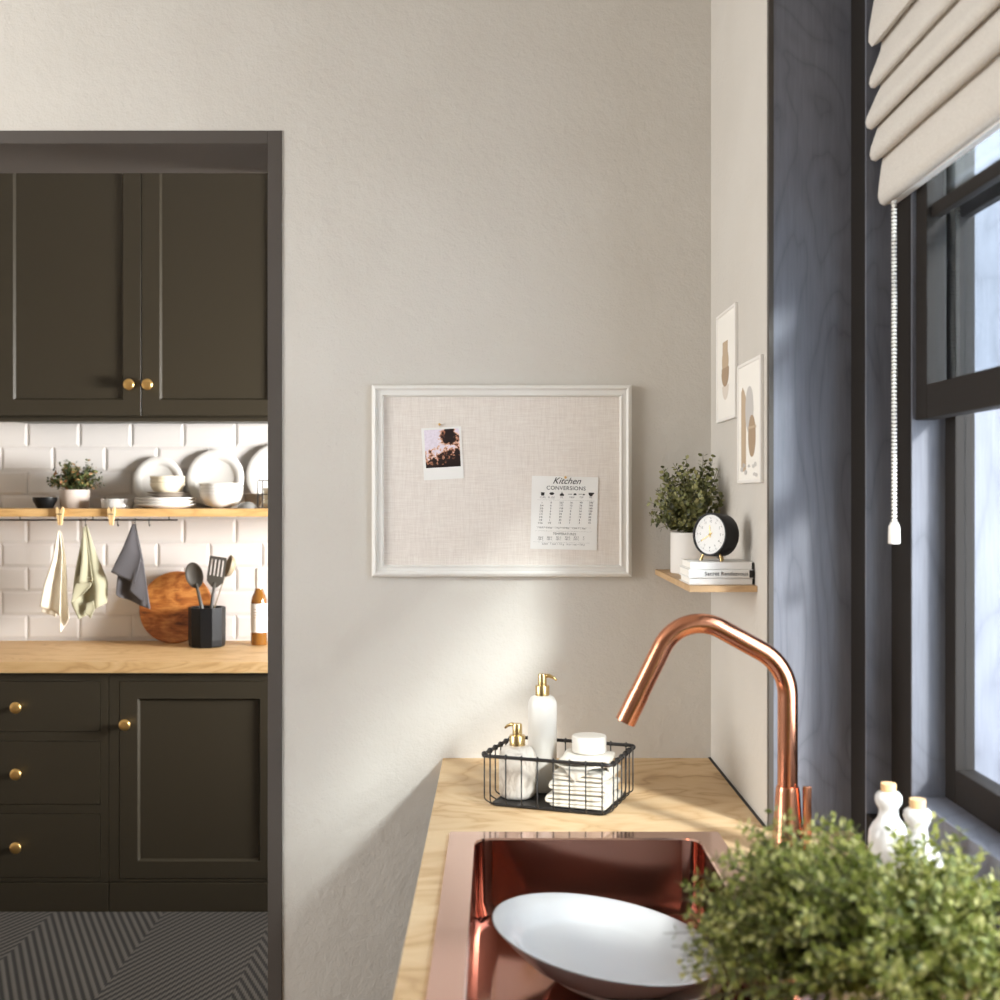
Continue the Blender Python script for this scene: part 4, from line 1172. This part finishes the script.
def peg(px, label):
    t = thing('clothes_peg', label, 'peg', (X(px, 4.652), 4.652, rz_), (0, 0, 0), 'wooden pegs on the rail')
    zt2 = Z(507, 4.652) - rz_; zb2 = Z(525, 4.652) - rz_
    for sx in (-1, 1):
        bm = B()
        prism(bm, [(sx * 0.0015, zb2), (sx * 0.007, zb2), (sx * 0.009, zb2 + 0.02), (sx * 0.014, zt2 - 0.02), (sx * 0.015, zt2 - 0.008), (sx * 0.011, zt2), (sx * 0.0015, zt2 - 0.012)], 'y', -0.006, 0.006)
        obj('peg_half', bm, M['peg'], t)
    obj('spring', tube(B(), [(-0.010, -0.007, zt2 - 0.028), (0.010, -0.007, zt2 - 0.028)], 0.0018, 6), M['iron'], t)
peg(60, 'wooden clothes peg above the white towel at the shelf edge'); peg(111.5, 'wooden clothes peg at the shelf edge between sage and charcoal towels')

# towels: sheets spanned between a left and a right curve (photo points at distance d)
def sheet(bm, Lc, Rc, d, amp, nf, ph, nu=18, nv=22, depth0=0.0):
    def at(c, f):
        seg = f * (len(c) - 1); i = min(int(seg), len(c) - 2); g = seg - i
        return (c[i][0] * (1 - g) + c[i + 1][0] * g, c[i][1] * (1 - g) + c[i + 1][1] * g)
    rows = []
    for i in range(nv + 1):
        f = i / nv; l, r = at(Lc, f), at(Rc, f); row = []
        for j in range(nu + 1):
            u = j / nu
            p = P(l[0] + (r[0] - l[0]) * u, l[1] + (r[1] - l[1]) * u, d)
            p.y -= depth0 + amp * min(1, f * 2.2) * math.sin(2 * PI * nf * u + ph + 1.2 * f)
            row.append(bm.verts.new(p))
        rows.append(row)
    for a, b in zip(rows, rows[1:]):
        for j in range(nu): bm.faces.new((a[j], a[j + 1], b[j + 1], b[j]))
TD = 4.735
def towel(label, sheets, m, px):
    bm = B()
    for s in sheets: sheet(bm, *s)
    bmesh.ops.remove_doubles(bm, verts=bm.verts, dist=0.0002)
    o = obj('tea_towel', bm, m, None, smooth=True, solid=0.003); tag(o, label, 'towel', 'tea towels on the rail')
towel('white tea towel hanging leftmost below the wooden shelf', [
    ([(59, 530), (54, 560), (46, 585), (42, 606)], [(61, 530), (64, 558), (63, 590), (62.5, 615)], TD, 0.012, 1.0, 0.4, 18, 22, 0.012),
    ([(60, 532), (60, 570), (60, 600), (59.5, 633)], [(61.5, 532), (66, 560), (68, 600), (70, 618)], TD, 0.010, 0.6, 2.4),
    ([(46, 585), (44, 600), (42, 612)], [(58, 590), (58, 602), (56, 617)], TD, 0.006, 0.7, 1.0)], M['cloth_white'], 60)
towel('sage green tea towel hanging between the white and charcoal towels', [
    ([(85, 525), (77, 566), (73, 604), (80, 619)], [(87, 525), (97, 556), (107, 582), (106, 603)], TD, 0.016, 1.4, 0.6),
    ([(85, 527), (84, 560), (81, 582.5)], [(87.5, 527), (92, 562), (95, 582)], TD, 0.008, 0.8, 0.2, 14, 16, 0.024),
    ([(80, 576), (76, 588), (73, 603)], [(94, 577), (92, 586), (84, 594)], TD, 0.006, 0.6, 1.0, 14, 12, 0.019),
    ([(88, 603), (87, 610), (86, 612)], [(95, 600), (96, 609), (92, 618)], TD, 0.004, 0.6, 1.0, 10, 8, 0.018)], M['cloth_sage'], 86)
towel('charcoal tea towel hanging rightmost on the rail, before the round board', [
    ([(134.6, 523.5), (126, 546), (113.5, 571.5)], [(136, 523.5), (143, 556), (137, 583.5)], TD, 0.007, 0.7, 0.3, 18, 22, 0.026),
    ([(134.8, 525), (119, 570), (116.5, 594), (120, 597)], [(136, 525), (144, 560), (148, 590), (150.5, 609)], TD, 0.012, 1.1, 1.2),
    ([(139, 556), (134, 578), (131, 590)], [(144, 562), (148, 588), (150.5, 609)], TD, 0.006, 0.6, 0.4, 14, 16, 0.016)], M['cloth_grey'], 135)

# dishes on the shelf
def kplate(px, d_px, label, lean=8):
    r = d_px / 2 * 4.86 / F
    cz_ = SHZ + r * math.cos(math.radians(lean))
    t = thing('display_plate', label, 'plate', (X(px, 4.86), 4.935 - r * math.sin(math.radians(lean)), SHZ), (0, 0, 0), 'plates leaning on the tiles')
    MP = Matrix.Translation((0, 0, r * math.cos(math.radians(lean)) + 0.003)) @ Matrix.Rotation(math.radians(90 - lean), 4, 'X')
    obj('plate_body', lathe(B(), [(0, -0.004), (r * 0.6, -0.004), (r * 0.66, 0), (r * 0.985, 0.010), (r, 0.012), (r * 0.985, 0.0145), (r * 0.70, 0.0065), (r * 0.665, 0.003), (r * 0.63, 0.001), (0, 0.001)], 56, M=MP), M['kitchen_white'], t, smooth=True)
kplate(154.5, 51.5, 'white plate leaning on tiles behind the cream bowls'); kplate(212.5, 58.5, 'white plate leaning on tiles behind the stacked white bowls'); kplate(276, 65, 'white plate leaning on tiles, cut off by the doorway casing')
# stack of plates, with saucers and cream bowls on it
SD = 4.772
px_, zc = X(165.7, SD), SHZ + 0.0003
g = 'plates in the flat stack'
nm = ['white plate at the bottom of the flat stack on the kitchen shelf', 'white plate in the middle of the flat stack on the kitchen shelf', 'white plate on top of the flat stack, under the taupe saucers']
proto = None
for k in range(3):
    if proto is None:
        proto = thing('stacked_plate', nm[k], 'plate', (px_, SD, zc), 0, g); r = 0.119
        obj('plate_body', lathe(B(), [(0, 0), (0.075, 0), (0.085, 0.003), (r * 0.99, 0.014), (r, 0.0165), (r * 0.99, 0.0185), (0.085, 0.0085), (0.07, 0.006), (0, 0.006)], 48), M['kitchen_white'], proto, smooth=True)
    else: dup(proto, (px_, SD, zc), None, nm[k])
    zc += 0.0125
zc += 0.0065
px2 = X(167.5, SD); proto = None
nm = ['taupe saucer lower of two under the cream bowls', 'taupe saucer upper of two under the cream bowls']
zc -= 0.0035
for k in range(2):
    if proto is None:
        proto = thing('saucer', nm[k], 'saucer', (px2, SD, zc), 0, 'taupe saucers'); r = 0.078
        obj('saucer_body', lathe(B(), [(0, 0), (0.04, 0), (0.046, 0.003), (r, 0.0115), (r, 0.0135), (0.046, 0.008), (0, 0.006)], 40), M['taupe'], proto, smooth=True)
    else: dup(proto, (px2, SD, zc), None, nm[k])
    zc += 0.0105
zc += 0.0015
nm = ['cream bowl at the bottom of its stack, on the saucers', 'cream bowl second from the bottom of the cream stack', 'cream bowl topmost of the cream stack']
proto = None; px3 = X(167.5, SD)
for k in range(3):
    if proto is None:
        proto = thing('cream_bowl', nm[k], 'bowl', (px3, SD, zc), 0, 'cream bowls')
        obj('bowl_body', lathe(B(), [(0, 0), (0.045, 0), (0.052, 0.004), (0.062, 0.018), (0.069, 0.034), (0.0685, 0.0355), (0.066, 0.034), (0.058, 0.018), (0.048, 0.0062), (0, 0.0055)], 40), M['cream'], proto, smooth=True)
    else: dup(proto, (px3, SD, zc), None, nm[k])
    zc += 0.0145
# white bowls
zc = SHZ + 0.0003; px4 = X(221.5, SD); proto = None
nm = ['white bowl at the bottom of the right-hand bowl stack', 'white bowl second from the bottom of the right-hand bowl stack', 'white bowl third from the bottom of the right-hand bowl stack', 'white bowl topmost of the right-hand bowl stack']
for k in range(4):
    if proto is None:
        proto = thing('stacked_bowl', nm[k], 'bowl', (px4, SD, zc), 0, 'white bowls on the shelf')
        obj('bowl_body', lathe(B(), [(0, 0), (0.032, 0), (0.036, 0.003), (0.062, 0.016), (0.078, 0.036), (0.086, 0.058), (0.0862, 0.062), (0.084, 0.062), (0.075, 0.037), (0.059, 0.0195), (0.03, 0.0085), (0, 0.0075)], 44), M['kitchen_white'], proto, smooth=True)
        obj('foot_ring', lathe(B(), [(0.028, 0.001), (0.030, -0.0002), (0.034, -0.0002), (0.036, 0.004)], 32), M['kitchen_white'], proto, smooth=True)
    else: dup(proto, (px4, SD, zc), None, nm[k])
    zc += 0.0125
# small dishes
def small(name, label, cat, px, d, prof, m, extra=None):
    t = thing(name, label, cat, (X(px, d), d, SHZ + 0.0003))
    obj('dish_body', lathe(B(), prof, 40), m, t, smooth=True, angle=45)
    return t
t = small('butter_dish', 'low white dish on the shelf between the pot and the plates', 'dish', 117.5, 4.76, [(0, 0), (0.056, 0), (0.060, 0.003), (0.063, 0.036), (0.0615, 0.038), (0.058, 0.036), (0.055, 0.008), (0, 0.007)], M['white_glaze'])
small('grey_dish', 'small grey upturned dish right of the white bowls', 'dish', 247, 4.72, [(0, 0.026), (0.012, 0.026), (0.024, 0.022), (0.034, 0.012), (0.038, 0.0), (0.035, 0), (0.020, 0.016), (0, 0.02)], M['grey_stone'])
small('black_dish', 'small black dish at the left end of the kitchen shelf', 'dish', 45, 4.77, [(0, 0), (0.03, 0), (0.046, 0.03), (0.047, 0.044), (0.044, 0.044), (0.04, 0.03), (0.028, 0.006), (0, 0.005)], M['black_ceramic'])
small('taupe_bowl', 'taupe bowl on the shelf behind the small wire rack', 'bowl', 254, 4.835, [(0, 0), (0.022, 0), (0.036, 0.02), (0.040, 0.056), (0.038, 0.058), (0.033, 0.024), (0.02, 0.006), (0, 0.005)], M['taupe'])
t = thing('cup_rack', 'small black wire rack with cream cups beside the doorway casing', 'rack', (X(274, 4.75), 4.75, SHZ))
hw2, hd, hr = 0.055, 0.047, Z(480.5, 4.75) - SHZ
for sx in (-1, 1):
    for sy in (-1, 1):
        obj('upright', tube(B(), [(sx * hw2, sy * hd, 0.001), (sx * hw2, sy * hd, hr)], 0.0022, 8), M['iron'], t)
for z in (0.003, hr * 0.5, hr):
    obj('ring', tube(B(), rrect(-hw2, hw2, -hd, hd, 0.004, z, 3), 0.0018, 6, closed=True), M['iron'], t)
bm = tube(B(), [(-hw2, 0, hr), (-hw2 - 0.018, 0, hr + 0.022), (-hw2 - 0.024, 0, hr + 0.034)], 0.0016, 6); obj('handle', bm, M['iron'], t)
zc = SHZ + 0.0055; proto = None
for k, l in enumerate(('cream cup lowest in the small wire rack', 'cream cup in the middle of the small wire rack', 'cream cup highest in the small wire rack')):
    if proto is None:
        proto = thing('cream_cup', l, 'cup', (X(274, 4.75), 4.75, zc), 0, 'cups in the wire rack')
        obj('cup_body', lathe(B(), [(0, 0), (0.034, 0), (0.039, 0.004), (0.0435, 0.028), (0.042, 0.028), (0.037, 0.006), (0, 0.004)], 28), M['cream'], proto, smooth=True)
    else: dup(proto, (X(274, 4.75), 4.75, zc), None, l)
    zc += 0.0235
# kitchen plant
KP = (X(74.5, 4.81), 4.81, SHZ)
t = thing('potted_shrub', 'small bushy plant in a pale pot on the kitchen shelf', 'plant', KP)
obj('pot', lathe(B(), [(0, 0), (0.050, 0), (0.054, 0.004), (0.060, 0.070), (0.0595, 0.074), (0.055, 0.074), (0.053, 0.062), (0, 0.062)], 40), M['terracotta'], t, smooth=True, angle=45)
rg = random.Random(5); st, lv = B(), B(); tg = []
root = Vector((KP[0], KP[1], SHZ + 0.062))
while len(tg) < 70:
    v = rnd_dir(rg)
    if v.z < -0.05: continue
    rr = rg.uniform(0.6, 1.0)
    p = root + Vector((0.005 + v.x * 0.135 * rr, v.y * 0.085 * rr, 0.035 + v.z * 0.105 * rr))
    if p.y > KB - 0.03: continue
    tg.append(p)
bush(st, lv, rg, root, tg, (6, 9), 0.019, 0.013, 0.0014, 0.3, 1.0, lambda q: q.y < KB - 0.012)
obj('stems', st, M['stem'], t, world=True); obj('foliage', lv, M['leaf_kitchen'], t, world=True)
# round board
RB = 36.3 * 4.88 / F
ang = math.radians(14)
bp0 = P(176, 642, 4.86)
t = thing('cutting_board', 'round brown wooden board leaning on the tiles behind the utensil crock', 'board', (X(176, 4.88), 4.832, WZ))
MP = Matrix.Translation((0, 0.010, 0)) @ Matrix.Rotation(-ang, 4, 'X') @ Matrix.Translation((0, 0, RB)) @ Matrix.Rotation(PI / 2, 4, 'X')
obj('board_body', lathe(B(), [(0, -0.010), (RB - 0.004, -0.010), (RB, -0.006), (RB, 0.005), (RB - 0.004, 0.009), (0, 0.009)], 72, M=MP), M['acacia'], t, smooth=True, angle=40)
# crock and utensils
CD = 4.75; ck = (X(207, CD), CD, WZ)
t = thing('utensil_crock', 'black faceted utensil crock on the oak worktop', 'crock', ck, 0.2)
kr = 18.2 * CD / F; kh = Z(606.5, CD) - Z(645, CD) + 0.004
obj('crock_body', lathe(B(), [(0, 0.0005), (kr * 0.9, 0.0005), (kr * 0.97, 0.006), (kr, 0.03), (kr, kh), (kr - 0.006, kh), (kr - 0.008, 0.012), (0, 0.012)], 10), M['black_ceramic'], t)
def utensil(name, label, foot, top, m):
    t = thing(name, label, 'utensil', foot, 0, 'utensils in the black crock')
    return t, Vector(foot), Vector(top)
def oriented(foot, top):
    z = (top - foot).normalized(); y = Vector((0, 1, 0)); x = y.cross(z).normalized(); y = z.cross(x)
    m = Matrix((x, y, z)).transposed().to_4x4(); m.translation = top
    return m
s46 = CD / F
t, f, tp = utensil('cooking_spoon', 'dark cooking spoon with oval bowl, leftmost in the crock', (ck[0] + 0.015, CD - 0.01, WZ + 0.014), P(194, 574, CD - 0.02), None)
axis = (tp - f).normalized()
obj('handle', tube(B(), [f, f.lerp(tp, 0.5), tp - axis * 0.04], [0.006, 0.008, 0.006], 10), M['utensil'], t, smooth=True, world=True)
OM = oriented(f, tp)
bm = lathe(B(), [(0, -1), (0.45, -0.88), (0.8, -0.55), (1.0, 0.0), (0.97, 0.04), (0.75, -0.40), (0.4, -0.68), (0, -0.78)], 28)
bm.transform(OM @ Matrix.Translation((0, 0, -0.005)) @ Matrix.Diagonal((9.0 * s46, 0.016, 13.2 * s46, 1)) @ Matrix.Rotation(PI / 2, 4, 'X'))
obj('spoon_bowl', bm, M['utensil'], t, smooth=True, world=True)
t, f, tp = utensil('slotted_turner', 'dark slotted turner in the middle of the crock', (ck[0] - 0.005, CD + 0.015, WZ + 0.014), P(216, 574, CD), None)
axis = (tp - f).normalized(); OM = oriented(f, tp)
obj('handle', tube(B(), [f, f.lerp(tp, 0.5), tp - axis * 0.035], [0.006, 0.0075, 0.006], 10), M['utensil'], t, smooth=True, world=True)
bm = B(); a = 8.8 * s46; zt3, zb3 = 17.5 * s46, -8 * s46
prism(bm, [(-a, -2 * s46), (-a * 0.92, zb3), (-0.3 * a, zb3 - 5.5 * s46), (0.3 * a, zb3 - 5.5 * s46), (a * 0.92, zb3), (a, -2 * s46)], 'y', -0.002, 0.002)
prism(bm, [(-a, zt3 - 3 * s46), (a, zt3 - 3 * s46), (a * 0.95, zt3), (-a * 0.95, zt3)], 'y', -0.002, 0.002)
for k in range(5):
    c = -a + a * 0.15 + k * (2 * a - a * 0.3) / 4; wd = a * 0.13
    box(bm, (c - wd, -0.002, -2.2 * s46), (c + wd, 0.002, zt3 - 2.8 * s46))
bm.transform(OM); obj('turner_blade', bm, M['utensil'], t, world=True)
t, f, tp = utensil('serving_ladle', 'pale ladle with thin wire handle, rightmost in the crock', (ck[0] - 0.02, CD + 0.02, WZ + 0.014), P(229, 566, CD + 0.03), None)
obj('handle', tube(B(), [f, f.lerp(P(224, 579, CD + 0.03), 0.97), P(226, 573, CD + 0.03)], 0.0025, 8), M['utensil_light'], t, smooth=True, world=True)
bm = lathe(B(), [(0, -1), (0.45, -0.88), (0.8, -0.55), (1.0, 0.0), (0.97, 0.04), (0.75, -0.40), (0.4, -0.68), (0, -0.78)], 28)
bm.transform(Matrix.Translation(P(228.0, 566, CD + 0.03)) @ Matrix.Rotation(math.radians(18), 4, 'Y') @ Matrix.Rotation(math.radians(-62), 4, 'Z') @ Matrix.Diagonal((9 * s46, 0.030, 11.5 * s46, 1)) @ Matrix.Rotation(PI / 2, 4, 'X'))
obj('ladle_bowl', bm, M['utensil_light'], t, smooth=True, world=True)
# bottle
BD = 4.80; bx = X(259, BD)
t = thing('wine_bottle', 'amber wine bottle with white label by the doorway casing', 'bottle', (bx, BD, WZ))
s47 = BD / F
R1 = 8.0 * s47
obj('glass_body', lathe(B(), [(0, 0.0005), (R1 * 0.92, 0.0005), (R1, 0.006), (R1, 41.5 * s47), (R1 * 0.95, 46 * s47), (R1 * 0.72, 51 * s47), (R1 * 0.5, 55 * s47), (R1 * 0.45, 58 * s47), (R1 * 0.45, 73 * s47), (0, 73 * s47)], 40), M['amber'], t, smooth=True, angle=60)
obj('capsule', lathe(B(), [(R1 * 0.47, 57 * s47), (R1 * 0.50, 58 * s47), (R1 * 0.50, 75 * s47), (R1 * 0.46, 76.5 * s47), (0, 76.5 * s47)], 28), M['capsule'], t, smooth=True, angle=40)
lb = obj('paper_label', lathe(B(), [(R1 + 0.0006, 13 * s47), (R1 + 0.0006, 44 * s47 - 2.4 * s47)], 40), M['label'], t, smooth=True)
bm = B()
for k, (zz_, ww2) in enumerate(((36, 2.2), (33, 3.6), (30.5, 3.0), (28, 1.6))):
    box(bm, (-3.5 * s47, -R1 - 0.0012 + 0.0006 * 0, zz_ * s47 - 0.0014), ((-3.5 + ww2) * s47, -R1 * 0.90, zz_ * s47 + 0.0014))
obj('label_print', bm, M['label_ink'], lb)
